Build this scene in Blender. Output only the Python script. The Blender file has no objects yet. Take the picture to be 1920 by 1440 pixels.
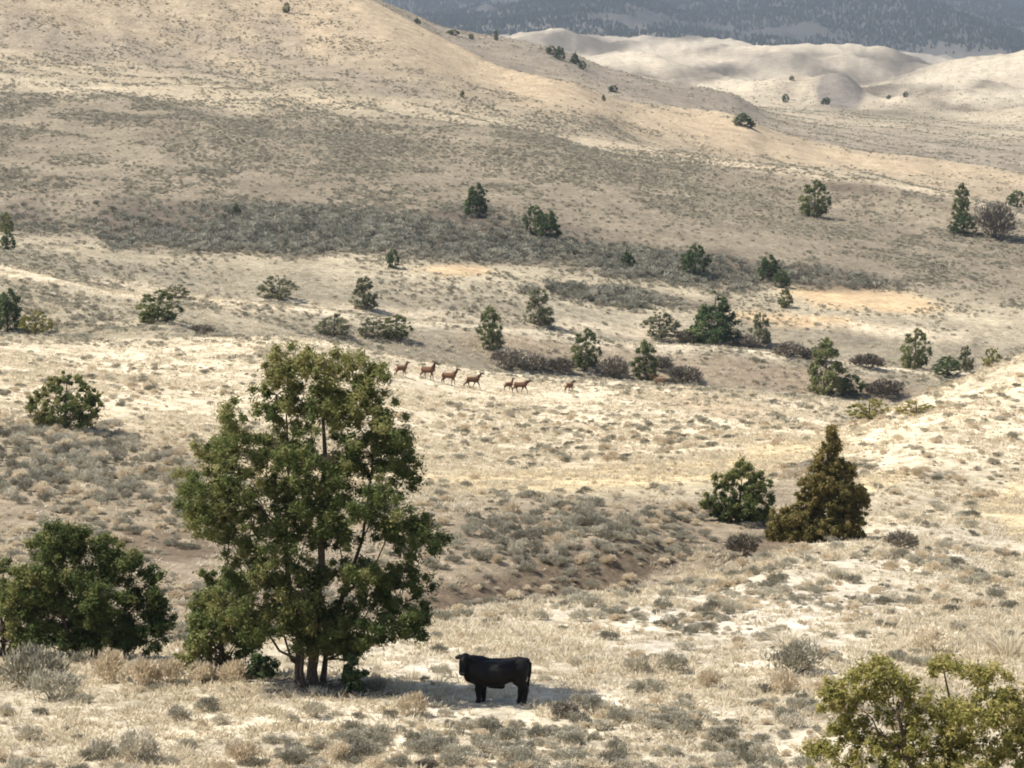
import bpy, math, random
import numpy as np

R = math.radians
# ------------------------------------------------------------------ camera, world, sun, exposure
SC = bpy.context.scene
F_PX, PITCH = 4620.0, math.atan(340 / 4620.0)          # focal length in photo pixels (1920 wide), downward tilt
cam_d = bpy.data.cameras.new('camera')
cam_d.sensor_width = 36.0
cam_d.lens = 36.0 * F_PX / 1920.0
cam_d.clip_start, cam_d.clip_end = 0.5, 40000.0
cam = bpy.data.objects.new('camera', cam_d)
SC.collection.objects.link(cam)
cam.rotation_euler = (R(90) - PITCH, 0, 0)
SC.camera = cam

SUN_EL, SUN_AZ = R(57), R(261)                          # azimuth clockwise from +Y: from the left, a touch towards the camera
world = bpy.data.worlds.new('World'); SC.world = world
world.use_nodes = True
wn = world.node_tree
sky = wn.nodes.new('ShaderNodeTexSky')
sky.sky_type = 'NISHITA'; sky.sun_disc = False
sky.sun_elevation = SUN_EL; sky.sun_rotation = SUN_AZ
sky.air_density = 1.0; sky.dust_density = 1.5
bg = wn.nodes['Background']; bg.inputs['Strength'].default_value = 0.10
wn.links.new(sky.outputs[0], bg.inputs[0])
sun_d = bpy.data.lights.new('sun', 'SUN'); sun_d.energy = 4.6; sun_d.angle = R(0.55); sun_d.color = (1.0, 0.945, 0.865)
sun = bpy.data.objects.new('sun', sun_d); SC.collection.objects.link(sun)
sun.location = (-200, 50, 300)
sun.rotation_euler = (R(90) - SUN_EL, 0, -SUN_AZ + math.pi)
SC.view_settings.view_transform = 'Standard'; SC.view_settings.look = 'None'
SC.view_settings.gamma = 1.0; SC.view_settings.use_curve_mapping = False
SC.view_settings.exposure = 0.85
SC.cycles.pixel_filter_type = 'BLACKMAN_HARRIS'; SC.cycles.filter_width = 1.9
SC.cycles.max_bounces = 5; SC.cycles.diffuse_bounces = 3; SC.cycles.transparent_max_bounces = 8

# ------------------------------------------------------------------ helpers
COL = SC.collection
rng = np.random.default_rng(7)
CP, SP = math.cos(PITCH), math.sin(PITCH)

def at(u, v, D):
    """point seen at photo pixel (u, v) at ground distance D"""
    a = (u - 960.0) / F_PX; b = (720.0 - v) / F_PX
    Y = CP + b * SP; Z = -SP + b * CP
    return np.array([a / Y * D, D, Z / Y * D])

def project(x, y, z):
    d = y * CP - z * SP; up = y * SP + z * CP
    return 960 + F_PX * x / d, 720 - F_PX * up / d

def pchip(xk, yk, x):
    xk = np.asarray(xk, float); yk = np.asarray(yk, float)
    h = np.diff(xk); dl = np.diff(yk) / h
    m = np.zeros_like(yk)
    w1 = 2 * h[1:] + h[:-1]; w2 = h[1:] + 2 * h[:-1]
    same = dl[:-1] * dl[1:] > 0
    with np.errstate(divide='ignore', invalid='ignore'):
        hm = (w1 + w2) / (w1 / dl[:-1] + w2 / dl[1:])
    m[1:-1] = np.where(same, hm, 0.0)
    m[0], m[-1] = dl[0], dl[-1]
    x = np.clip(x, xk[0], xk[-1])
    i = np.clip(np.searchsorted(xk, x) - 1, 0, len(xk) - 2)
    t = (x - xk[i]) / h[i]
    return ((1 + 2 * t) * (1 - t) ** 2 * yk[i] + t * (1 - t) ** 2 * h[i] * m[i]
            + t * t * (3 - 2 * t) * yk[i + 1] + t * t * (t - 1) * h[i] * m[i + 1])

def _hash(ix, iy, s):
    n = (ix.astype(np.int64) * 374761393 + iy.astype(np.int64) * 668265263 + s * 1442695041) & 0xFFFFFFFF
    n = ((n ^ (n >> 13)) * 1274126177) & 0xFFFFFFFF
    return ((n ^ (n >> 16)) & 0xFFFF) / 65535.0

def vnoise(x, y, s=0):
    ix = np.floor(x); iy = np.floor(y); fx = x - ix; fy = y - iy
    fx = fx * fx * fx * (fx * (fx * 6 - 15) + 10); fy = fy * fy * fy * (fy * (fy * 6 - 15) + 10)
    a = _hash(ix, iy, s); b = _hash(ix + 1, iy, s); c = _hash(ix, iy + 1, s); d = _hash(ix + 1, iy + 1, s)
    return (a + (b - a) * fx) * (1 - fy) + (c + (d - c) * fx) * fy

def fbm(x, y, s=0, o=4):
    v = 0; amp = 0.5; tot = 0
    for k in range(o):
        v = v + amp * vnoise(x + 17.3 * k, y - 9.1 * k, s + k); tot += amp
        x, y = x * 2.03 + y * 0.31, y * 2.03 - x * 0.31 ; amp *= 0.5
    return v / tot

def sm(a, b, x):
    t = np.clip((x - a) / (b - a), 0, 1); return t * t * (3 - 2 * t)

def mesh_np(name, verts, faces, mat=None, smooth=False, attrs=None):
    """mesh from arrays; faces is (N, k) with k = 3 or 4"""
    verts = np.asarray(verts, np.float32); faces = np.asarray(faces, np.int32)
    me = bpy.data.meshes.new(name)
    n, k = faces.shape
    me.vertices.add(len(verts)); me.vertices.foreach_set('co', verts.ravel())
    me.loops.add(n * k); me.loops.foreach_set('vertex_index', faces.ravel())
    me.polygons.add(n); me.polygons.foreach_set('loop_start', np.arange(0, n * k, k, dtype=np.int32))
    me.polygons.foreach_set('use_smooth', np.full(n, smooth))
    for an, (typ, dat) in (attrs or {}).items():
        at_ = me.attributes.new(an, typ, 'POINT')
        at_.data.foreach_set('color' if 'COLOR' in typ else 'value', np.asarray(dat, np.float32).ravel())
    me.update(calc_edges=True); me.validate()
    if mat: me.materials.append(mat)
    return me

def obj(name, me, parent=None, loc=(0, 0, 0), **props):
    o = bpy.data.objects.new(name, me); COL.objects.link(o)
    o.location = loc
    if parent is not None: o.parent = parent
    for k, v in props.items(): o[k] = v
    return o

# ------------------------------------------------------------------ materials
def nodemat(name):
    m = bpy.data.materials.new(name); m.use_nodes = True
    nt = m.node_tree; p = nt.nodes['Principled BSDF']
    p.inputs['Specular IOR Level'].default_value = 0.12
    p.inputs['Roughness'].default_value = 0.9
    return m, nt, p

def leaf_mat(name, c0, c1, c2, transl=0.38, rough=0.8, obrand=0.35):
    """foliage: colour between three tones by the per-clump 'tint' and a per-plant random"""
    m, nt, p = nodemat(name); L = nt.links
    a = nt.nodes.new('ShaderNodeAttribute'); a.attribute_name = 'tint'
    oi = nt.nodes.new('ShaderNodeObjectInfo')
    mul = nt.nodes.new('ShaderNodeMath'); mul.operation = 'MULTIPLY_ADD'
    L.new(oi.outputs['Random'], mul.inputs[0]); mul.inputs[1].default_value = obrand; mul.inputs[2].default_value = -obrand / 2
    add = nt.nodes.new('ShaderNodeMath'); add.operation = 'ADD'; add.use_clamp = True
    L.new(a.outputs['Fac'], add.inputs[0]); L.new(mul.outputs[0], add.inputs[1])
    r = nt.nodes.new('ShaderNodeValToRGB'); e = r.color_ramp.elements
    e[0].position = 0.0; e[0].color = (*c0, 1); e[1].position = 1.0; e[1].color = (*c2, 1)
    k = e.new(0.5); k.color = (*c1, 1)
    L.new(add.outputs[0], r.inputs[0]); L.new(r.outputs[0], p.inputs['Base Color'])
    p.inputs['Roughness'].default_value = rough
    if transl:
        t = nt.nodes.new('ShaderNodeBsdfTranslucent'); L.new(r.outputs[0], t.inputs[0])
        mx = nt.nodes.new('ShaderNodeMixShader'); mx.inputs[0].default_value = transl
        L.new(p.outputs[0], mx.inputs[1]); L.new(t.outputs[0], mx.inputs[2])
        L.new(mx.outputs[0], nt.nodes['Material Output'].inputs[0])
    return m

M = {}
M['juniper'] = leaf_mat('juniper_green', (0.042, 0.060, 0.020), (0.104, 0.132, 0.040), (0.245, 0.228, 0.084))
M['juniper_dark'] = leaf_mat('juniper_dark', (0.051, 0.076, 0.033), (0.094, 0.128, 0.051), (0.177, 0.196, 0.080))
M['juniper_olive'] = leaf_mat('juniper_olive', (0.074, 0.068, 0.024), (0.146, 0.126, 0.042), (0.240, 0.187, 0.067))
M['juniper_yellow'] = leaf_mat('juniper_yellow', (0.143, 0.143, 0.037), (0.275, 0.253, 0.075), (0.418, 0.347, 0.138))
M['juniper_pale'] = leaf_mat('juniper_pale', (0.115, 0.118, 0.062), (0.19, 0.19, 0.105), (0.29, 0.27, 0.16))
M['juniper_mid'] = leaf_mat('juniper_mid', (0.077, 0.095, 0.039), (0.161, 0.179, 0.069), (0.280, 0.265, 0.119))
M['sage'] = leaf_mat('sagebrush_leaf', (0.18, 0.165, 0.118), (0.36, 0.33, 0.245), (0.56, 0.50, 0.38), 0.3, 0.9, 0.9)
M['sage_dark'] = leaf_mat('big_sagebrush_leaf', (0.105, 0.100, 0.074), (0.225, 0.215, 0.162), (0.40, 0.375, 0.285), 0.2, 0.9, 0.8)
M['straw'] = leaf_mat('dry_grass', (0.42, 0.35, 0.23), (0.57, 0.49, 0.345), (0.70, 0.625, 0.475), 0.45, 0.85, 0.7)
M['rabbit'] = leaf_mat('rabbitbrush', (0.44, 0.36, 0.24), (0.60, 0.50, 0.35), (0.72, 0.63, 0.47), 0.35, 0.9, 0.6)
M['twig'] = leaf_mat('bare_twig', (0.095, 0.080, 0.058), (0.175, 0.150, 0.112), (0.28, 0.245, 0.19), 0.0, 0.9, 0.6)
M['forest'] = leaf_mat('far_conifer', (0.012, 0.018, 0.012), (0.024, 0.032, 0.020), (0.045, 0.050, 0.034), 0.0, 0.9, 0.5)

def bark_mat():
    m, nt, p = nodemat('juniper_bark'); L = nt.links
    tc = nt.nodes.new('ShaderNodeTexCoord'); mp = nt.nodes.new('ShaderNodeMapping')
    mp.inputs['Scale'].default_value = (14, 14, 1.6)
    n = nt.nodes.new('ShaderNodeTexNoise'); n.inputs['Scale'].default_value = 2.0; n.inputs['Detail'].default_value = 6
    r = nt.nodes.new('ShaderNodeValToRGB')
    r.color_ramp.elements[0].position = 0.3; r.color_ramp.elements[0].color = (0.030, 0.022, 0.017, 1)
    r.color_ramp.elements[1].position = 0.75; r.color_ramp.elements[1].color = (0.16, 0.12, 0.09, 1)
    b = nt.nodes.new('ShaderNodeBump'); b.inputs['Distance'].default_value = 0.03
    L.new(tc.outputs['Object'], mp.inputs[0]); L.new(mp.outputs[0], n.inputs[0]); L.new(n.outputs[0], r.inputs[0])
    L.new(r.outputs[0], p.inputs['Base Color']); L.new(n.outputs[0], b.inputs['Height']); L.new(b.outputs[0], p.inputs['Normal'])
    return m
M['bark'] = bark_mat()

def ground_mat():
    m, nt, p = nodemat('range_ground'); L = nt.links
    a = nt.nodes.new('ShaderNodeAttribute'); a.attribute_name = 'soil_shade'
    geo = nt.nodes.new('ShaderNodeNewGeometry')
    def noise(scale, det=4, rough=0.6):
        n = nt.nodes.new('ShaderNodeTexNoise'); n.inputs['Scale'].default_value = scale
        n.inputs['Detail'].default_value = det; n.inputs['Roughness'].default_value = rough
        L.new(geo.outputs['Position'], n.inputs['Vector']); return n
    def mapr(src, lo, hi, f0=0.3, f1=0.7):
        r = nt.nodes.new('ShaderNodeMapRange'); r.inputs[1].default_value = f0; r.inputs[2].default_value = f1
        r.inputs[3].default_value = lo; r.inputs[4].default_value = hi; L.new(src, r.inputs[0]); return r.outputs[0]
    n1 = noise(0.9, 6); n2 = noise(5.0, 4); n3 = noise(0.16, 5)
    def mulc(col, fac):
        mx = nt.nodes.new('ShaderNodeVectorMath'); mx.operation = 'SCALE'
        L.new(col, mx.inputs[0]); L.new(fac, mx.inputs['Scale']); return mx.outputs[0]
    c = mulc(a.outputs['Color'], mapr(n1.outputs[0], 0.62, 1.28))
    c = mulc(c, mapr(n2.outputs[0], 0.72, 1.20))
    c = mulc(c, mapr(n3.outputs[0], 0.76, 1.20))
    # litter: greyer / browner flecks
    n4 = noise(2.3, 5, 0.7)
    mixn = nt.nodes.new('ShaderNodeMix'); mixn.data_type = 'RGBA'
    L.new(mapr(n4.outputs[0], 0.0, 0.65, 0.54, 0.64), mixn.inputs[0]); L.new(c, mixn.inputs[6])
    mixn.inputs[7].default_value = (0.19, 0.155, 0.105, 1)
    L.new(mixn.outputs[2], p.inputs['Base Color'])
    b = nt.nodes.new('ShaderNodeBump'); b.inputs['Distance'].default_value = 0.12; b.inputs['Strength'].default_value = 0.8
    L.new(n2.outputs[0], b.inputs['Height']); L.new(b.outputs[0], p.inputs['Normal'])
    p.inputs['Roughness'].default_value = 1.0; p.inputs['Specular IOR Level'].default_value = 0.03
    return m
M['ground'] = ground_mat()

# ------------------------------------------------------------------ terrain: ridge and hollow lines, near to far
# each line: (u, v, D) - where the photograph shows it and how far off it lies; hollows hidden behind crests are given as depth below
LINES = [
    [(0, 0, 2, -1.7), (1920, 0, 2, -1.7)],
    [(0, 0, 20, -5.6), (1920, 0, 20, -5.4)],
    [(0, 0, 42, -10.8), (960, 0, 42, -11.0), (1750, 0, 42, -10.5), (1920, 0, 42, -10.2)],
    [(0, 1450, 60), (960, 1450, 60), (1920, 1440, 60)],
    [(0, 1325, 70), (560, 1298, 70), (940, 1319, 70), (1300, 1322, 70), (1920, 1330, 70)],
    [(0, 1248, 78), (560, 1240, 79), (960, 1222, 80), (1300, 1232, 80), (1920, 1240, 80)],
    # far rim of the near slope
    [(0, 1222, 85), (240, 1212, 85), (480, 1192, 88), (720, 1165, 92), (850, 1146, 96), (960, 1132, 100), (1200, 1101, 110),
     (1330, 1077, 117), (1440, 1040, 122), (1550, 1012, 128), (1680, 985, 135), (1920, 958, 145)],
    # gully behind it
    [(0, 0, 96, -17.2), (480, 0, 100, -18.6), (850, 0, 107, -20.4), (1200, 0, 119, -20.9), (1330, 1083, 125), (1440, 0, 130, -20.6),
     (1560, 995, 138), (1680, 962, 144), (1920, 930, 152)],
    [(0, 1010, 120), (240, 1030, 119), (480, 1040, 120), (850, 1040, 122), (1000, 1020, 127), (1200, 985, 134), (1330, 985, 140), (1440, 970, 143),
     (1600, 945, 147), (1680, 925, 151), (1920, 890, 160)],
    # lip of the sage bank
    [(0, 900, 142), (240, 915, 140), (480, 930, 138), (900, 937, 139), (1100, 936, 144), (1300, 928, 150), (1440, 900, 157), (1560, 880, 163), (1680, 868, 163), (1920, 800, 178)],
    # flat of golden grass
    [(0, 800, 170), (240, 830, 168), (480, 860, 165), (960, 893, 165), (1200, 880, 170), (1440, 850, 182), (1560, 828, 186), (1680, 790, 190), (1920, 700, 202)],
    # face of the elk mound / crest of the right hand spur
    [(0, 715, 205), (240, 735, 205), (480, 750, 208), (960, 815, 210), (1200, 822, 212), (1440, 808, 215), (1540, 818, 208), (1600, 797, 206), (1680, 762, 208), (1800, 715, 212), (1920, 666, 216)],
    [(0, 672, 240), (240, 690, 240), (480, 690, 240), (960, 752, 258), (1200, 757, 262), (1440, 772, 262), (1560, 785, 262), (1680, 0, 262, -26.5), (1920, 0, 262, -25.5)],
    # crest of the elk mound
    [(0, 634, 270), (240, 640, 275), (480, 636, 280), (600, 640, 284), (720, 664, 290), (960, 697, 306), (1080, 704, 310), (1200, 713, 312), (1440, 737, 316), (1560, 748, 318), (1680, 757, 320), (1920, 760, 322)],
    # hollow behind the mound
    [(0, 0, 294, -17.5), (300, 616, 300), (480, 0, 304, -19.5), (720, 0, 314, -23.0), (960, 0, 328, -27.0), (1200, 0, 334, -29.0), (1440, 0, 338, -30.0), (1920, 0, 342, -31.0)],
    # second bench
    [(0, 500, 350), (240, 550, 352), (480, 566, 360), (720, 592, 362), (960, 608, 366), (1200, 641, 368), (1440, 660, 370), (1680, 690, 372), (1920, 700, 375)],
    [(0, 478, 378), (240, 0, 384, -13.6), (720, 0, 390, -19.5), (960, 0, 392, -22.5), (1200, 0, 396, -26.0), (1440, 0, 398, -28.0), (1920, 0, 400, -30.0)],
    # flat with the orange clearing
    [(0, 455, 412), (240, 480, 420), (480, 490, 425), (850, 512, 430), (1200, 560, 436), (1600, 575, 440), (1920, 600, 440)],
    [(0, 435, 440), (240, 452, 450), (480, 450, 452), (850, 470, 460), (1200, 510, 465), (1600, 538, 475), (1920, 570, 470)],
    # foot of the big hill and up
    [(0, 385, 490), (480, 390, 498), (960, 410, 500), (1200, 430, 505), (1440, 450, 510), (1680, 485, 510), (1920, 520, 505)],
    [(0, 255, 600), (480, 258, 610), (960, 285, 620), (1200, 330, 610), (1440, 380, 585), (1680, 425, 560), (1920, 470, 545)],
    [(0, 160, 740), (240, 175, 740), (480, 185, 740), (720, 205, 740), (960, 240, 725), (1200, 292, 695), (1440, 324, 665), (1650, 342, 640), (1800, 370, 620), (1920, 402, 600)],
    [(0, 100, 830), (240, 120, 830), (480, 130, 830), (720, 140, 820), (900, 178, 810), (1100, 218, 800), (1200, 268, 800), (1440, 318, 790), (1650, 345, 780), (1920, 395, 770)],
    # the golden ridge line
    [(0, -230, 1060), (240, -190, 1050), (480, -110, 1040), (600, -50, 1030), (700, 2, 1010), (850, 82, 995), (960, 132, 980), (1060, 152, 965), (1130, 184, 955), (1200, 200, 950), (1300, 212, 945), (1390, 226, 940), (1450, 252, 930),
     (1600, 286, 925), (1750, 305, 920), (1920, 325, 920)],
    [(0, -240, 1130), (480, -120, 1110), (700, 20, 1075), (850, 96, 1055), (960, 146, 1045), (1130, 196, 1020), (1300, 222, 1010), (1450, 252, 1010), (1600, 272, 1010), (1920, 306, 1010)],
    # dark ridge behind it with junipers on top
    [(0, -250, 1300), (480, -130, 1290), (640, -40, 1270), (700, -5, 1260), (760, 22, 1250), (830, 54, 1240), (960, 82, 1220), (1060, 106, 1200), (1150, 138, 1190), (1250, 160, 1180), (1370, 181, 1170), (1450, 222, 1160), (1600, 245, 1160), (1920, 275, 1160)],
    [(0, 0, 1500, 100), (480, 0, 1500, 70), (850, 0, 1500, 40), (1200, 190, 1500), (1440, 202, 1500), (1680, 216, 1500), (1920, 232, 1500)],
    [(0, 150, 1900), (960, 158, 1900), (1440, 180, 1850), (1680, 184, 1850), (1920, 196, 1850)],
    [(0, 130, 2500), (960, 135, 2500), (1440, 165, 2450), (1680, 172, 2450), (1920, 172, 2450)],
    [(0, 95, 3300), (960, 98, 3300), (1440, 118, 3300), (1680, 135, 3300), (1920, 140, 3300)],
    [(0, 55, 4200), (700, 60, 4200), (960, 62, 4200), (1440, 92, 4200), (1680, 108, 4200), (1920, 116, 4200)],
    [(0, 25, 5200), (960, 30, 5200), (1440, 48, 5200), (1920, 58, 5200)],
    [(0, -12, 7000), (900, -12, 7000), (1300, -6, 7000), (1450, -1, 7000), (1500, 3, 7000), (1640, 4, 7000), (1700, -1, 7000), (1780, 3, 7000), (1920, 2, 7000)],
    [(0, 0, 9500, 560), (1920, 0, 9500, 540)],
]
# rounded rises added on top: (u, D, height m, half width px, half depth m)
RISES = [
    (1420, 1760, 7, 75, 70), (1490, 1790, 8, 70, 60), (1575, 1735, 13, 38, 40), (1545, 1760, 5, 60, 60),
    (1830, 1750, 10, 110, 70), (1925, 1500, 10, 70, 60), (1700, 2050, 6, 70, 70),
    (1190, 2550, 15, 130, 160), (1290, 2300, 9, 130, 120), (1010, 3300, 22, 100, 200), (1250, 2900, 14, 90, 160),
    (1500, 3000, 26, 190, 230), (1640, 3150, 16, 90, 200), (1920, 2250, 34, 190, 190), (1800, 2400, 10, 120, 120), (1290, 3500, 18, 160, 250),
    (1380, 2100, 6, 130, 90), (1100, 2050, 6, 130, 90), (1740, 3600, 16, 120, 250),
    (1100, 4900, 50, 200, 500), (1500, 5200, 50, 160, 500), (1750, 4800, 50, 140, 400), (1870, 5600, 40, 100, 500),
]
tc_ = np.concatenate([np.linspace(-1.4, -0.30, 34)[:-1], np.linspace(-0.30, 0.30, 640), np.linspace(0.30, 1.4, 34)[1:]])
Dr = np.concatenate([np.geomspace(1.5, 40, 36)[:-1], np.geomspace(40, 450, 340)[:-1], np.geomspace(450, 1350, 180)[:-1], np.geomspace(1350, 9500, 150)])
ld = np.log(Dr)

KD = []; KZ = []
for ln in LINES:
    tt, dd, zz = [], [], []
    for p in ln:
        if len(p) == 4:
            tt.append((p[0] - 960) / F_PX); dd.append(p[2]); zz.append(p[3])
        else:
            q = at(*p); tt.append(q[0] / q[1]); dd.append(p[2]); zz.append(q[2])
    KD.append(pchip(tt, dd, tc_)); KZ.append(pchip(tt, zz, tc_))
KD = np.log(np.array(KD)); KZ = np.array(KZ)
ZG = np.zeros((len(Dr), len(tc_))); SG = np.zeros_like(ZG)
for j in range(len(tc_)):
    ZG[:, j] = pchip(KD[:, j], KZ[:, j], ld); SG[:, j] = np.interp(ld, KD[:, j], np.arange(len(LINES)))
for _ in range(2):                                       # round the kinks a little
    Zp = np.pad(ZG, ((1, 1), (1, 1)), mode='edge')
    ZG = 0.5 * ZG + 0.125 * (Zp[2:, 1:-1] + Zp[:-2, 1:-1] + Zp[1:-1, 2:] + Zp[1:-1, :-2])
YG = np.repeat(Dr[:, None], len(tc_), 1); XG = YG * tc_[None, :]
for (u, D, h, wu, wd) in RISES:
    t0 = (u - 960) / F_PX
    d2 = ((XG - t0 * D) / (wu / F_PX * D)) ** 2 + ((YG - D) / wd) ** 2
    ZG += h * np.exp(-0.9 * d2)
# erosion, swells and hummocks in world space
wf = sm(55, 130, YG)
ZG += wf * (fbm(XG / 38, YG / 55, 3, 3) - 0.5) * 1.3 * sm(80, 300, YG)
ZG += (fbm(XG / 7, YG / 9, 11, 3) - 0.5) * 0.42 * sm(20, 60, YG)
rid = 1 - np.abs(2 * fbm(XG / 95 + 0.4 * YG / 95, YG / 170, 23, 4) - 1)
ZG += sm(480, 640, YG) * (rid - 0.75) * 7.5 * (1 - 0.5 * sm(1200, 1500, YG))
rid2 = 1 - np.abs(2 * fbm(XG / 330, YG / 520, 31, 5) - 1)
ZG += sm(1500, 2300, YG) * (rid2 - 0.75) * 34
rid3 = 1 - np.abs(2 * fbm(XG / 90, YG / 150, 37, 5) - 1)
ZG += sm(1400, 1900, YG) * (rid3 - 0.75) * 17
ZG += sm(3900, 5200, YG) * (fbm(XG / 420, YG / 700, 41, 5) - 0.5) * 120 * (1 - sm(6200, 7000, YG))
UG, VG = project(XG, YG, ZG)

def ground(x, y):
    """height of the terrain (bilinear on its own grid)"""
    t = np.asarray(x) / np.asarray(y); l = np.log(np.asarray(y))
    j = np.clip(np.searchsorted(tc_, t) - 1, 0, len(tc_) - 2); i = np.clip(np.searchsorted(ld, l) - 1, 0, len(ld) - 2)
    a = (t - tc_[j]) / (tc_[j + 1] - tc_[j]); b = (l - ld[i]) / (ld[i + 1] - ld[i])
    return (ZG[i, j] * (1 - a) + ZG[i, j + 1] * a) * (1 - b) + (ZG[i + 1, j] * (1 - a) + ZG[i + 1, j + 1] * a) * b

def spot(u, v, near=0, far=9000):
    """the piece of ground standing at photo pixel (u, v): nearest crossing in the distance range"""
    t = (u - 960) / F_PX
    for _ in range(3):
        ys = Dr[(Dr >= near) & (Dr <= far)]
        ys = np.exp(np.linspace(np.log(ys[0]), np.log(ys[-1]), 1500))
        zs = ground(t * ys, ys)
        _, vv = project(t * ys, ys, zs)
        k = np.argmax(vv <= v) if (vv <= v).any() else int(np.argmin(vv))
        y = ys[k]; uu, _ = project(t * y, y, zs[k]); t += (u - uu) / F_PX
    return np.array([t * y, y, float(ground(t * y, y))])

# visible from the camera's surroundings? running minimum of v along each column
runmin = np.minimum.accumulate(VG, axis=0)
VIS = VG <= runmin + 14
# ------------------------------------------------------------------ soil and grass colours (what grows and lies there, with slope light and shade painted in)
BRK = fbm(XG / np.clip(YG / 45, 2, 60), YG / np.clip(YG / 22, 3, 120), 91, 4)
def blob(u, v, ru, rv, ang=0, soft=0.35):
    c, s = math.cos(R(ang)), math.sin(R(ang))
    eu = 1.8 * (abs(ru * c) + abs(rv * s)); ev = 1.8 * (abs(ru * s) + abs(rv * c))
    out = np.zeros_like(UG)
    w = (np.abs(UG - u) < eu) & (np.abs(VG - v) < ev)
    du, dv = UG[w] - u, VG[w] - v
    d = np.sqrt(((du * c + dv * s) / ru) ** 2 + ((-du * s + dv * c) / rv) ** 2)
    wob = 0.7 * (fbm(du / (0.35 * ru + 8), dv / (0.35 * rv + 4), int(u) + int(v), 4) - 0.5) + 0.9 * (BRK[w] - 0.5)
    out[w] = 1 - sm(1 - soft, 1 + soft, d + wob)
    return out

def band(*stops):
    """value along distance"""
    xs = [math.log(s[0]) for s in stops]
    return np.stack([np.interp(np.log(YG), xs, [s[1][c] for s in stops]) for c in range(3)], -1)

def lband(*stops):
    """value along the sequence of ridge and hollow lines, so that it changes at the crests"""
    xs = [q[0] for q in stops]
    w = SG + 0.25 * (BRK - 0.5)
    return np.stack([np.interp(w, xs, [q[1][c] for q in stops]) for c in range(3)], -1)
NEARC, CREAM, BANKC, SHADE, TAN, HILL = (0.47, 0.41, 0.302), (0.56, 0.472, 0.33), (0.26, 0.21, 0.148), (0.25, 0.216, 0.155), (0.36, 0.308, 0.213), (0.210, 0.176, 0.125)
SOIL_SHADE = lband((0, NEARC), (6.05, NEARC), (6.3, BANKC), (8.6, BANKC), (9.1, TAN), (9.6, (0.50, 0.415, 0.27)), (10.4, (0.54, 0.455, 0.315)), (11, CREAM), (13.05, CREAM), (13.15, SHADE), (14.75, SHADE), (14.9, (0.47, 0.405, 0.29)), (15.08, (0.47, 0.405, 0.29)), (15.2, SHADE),  # dark slopes behind crests and pale rims paint the relief shading
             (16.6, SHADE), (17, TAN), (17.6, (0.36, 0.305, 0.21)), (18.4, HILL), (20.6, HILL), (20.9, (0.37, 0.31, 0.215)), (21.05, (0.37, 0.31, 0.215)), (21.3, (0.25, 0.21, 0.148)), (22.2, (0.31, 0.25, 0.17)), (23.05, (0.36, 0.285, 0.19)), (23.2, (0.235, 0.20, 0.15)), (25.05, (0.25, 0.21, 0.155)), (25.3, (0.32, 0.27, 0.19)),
             (27, (0.26, 0.22, 0.16)), (29, (0.24, 0.207, 0.155)), (29.7, (0.15, 0.132, 0.105)), (30, (0.10, 0.095, 0.08)), (30.3, (0.05, 0.052, 0.046)), (34, (0.045, 0.048, 0.044)))  # mountain ground darkened in place of a cloud shadow
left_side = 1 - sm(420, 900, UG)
k_ = ((SG > 6.2) & (SG < 9.5) & (UG > 1480))[..., None] * sm(1450, 1600, UG)[..., None]; SOIL_SHADE = SOIL_SHADE * (1 - k_) + np.array((0.46, 0.39, 0.275)) * k_
k_ = ((SG > 11.04) & (SG < 13.2))[..., None] * sm(1590, 1640, UG)[..., None]; SOIL_SHADE = SOIL_SHADE * (1 - k_) + np.array(SHADE) * k_
k_ = ((SG > 13.0) & (SG < 15.0))[..., None] * (1 - sm(300, 800, UG))[..., None] * 0.6; SOIL_SHADE = SOIL_SHADE * (1 - k_) + np.array(TAN) * k_
SOIL_SHADE = SOIL_SHADE * (0.80 + 0.40 * fbm(XG / 14, YG / 22, 51, 5))[..., None]

# far hills: grey sage tones, also painting their shaded and sunlit patches
ff = sm(1250, 1700, YG) * (1 - sm(3700, 4200, YG))
SOIL_SHADE = SOIL_SHADE * (1 + ff * (1.9 * sm(0.3, 0.7, fbm(XG / 75, YG / 190, 55, 5)) * 0.5 - 0.5))[..., None]
def paint(mask, col, amt=1.0):
    global SOIL_SHADE
    k = (mask * amt)[..., None]; SOIL_SHADE = SOIL_SHADE * (1 - k) + np.array(col) * k
def zone(a, b): return ((YG > a) & (YG < b)).astype(float)
near, mid, hill = zone(40, 135), zone(100, 345), zone(340, 1100)
WHITE, GOLD, BROWN = (0.62, 0.555, 0.45), (0.52, 0.41, 0.235), (0.118, 0.088, 0.059)
for b in [(1500, 1120, 230, 28, 4), (1320, 1165, 260, 22, 5), (1230, 1215, 120, 16, 0), (1140, 1320, 70, 14, 0), (1560, 1150, 120, 16), (1400, 1240, 90, 10), (1700, 1050, 200, 16, 3), (820, 1245, 130, 20, 0), (700, 1340, 160, 16)]:
    paint(blob(*b[:4], b[4] if len(b) > 4 else 0, 0.8) * near, WHITE, 0.5)
for b in [(1150, 893, 360, 26, -3), (1480, 855, 120, 30, -8), (1900, 955, 80, 50, 8), (1335, 1078, 55, 16, -12), (560, 880, 200, 22), (250, 945, 50, 12, 5), (1650, 900, 80, 16, -20)]:
    paint(blob(*b) * zone(110, 200), GOLD, 0.8)
for b in [(950, 735, 330, 34, 4), (600, 720, 350, 30, 2), (250, 690, 300, 26, 0), (1300, 770, 200, 22, 4), (1800, 800, 190, 90, -22), (1100, 790, 200, 40)]:
    paint(blob(*b) * zone(160, 320), (0.60, 0.51, 0.36), 0.7)  # cream grass, painted brighter where mound and spur catch the sun
paint(blob(1330, 760, 120, 18, 8) * zone(200, 330), (0.36, 0.25, 0.15), 0.55)
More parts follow.
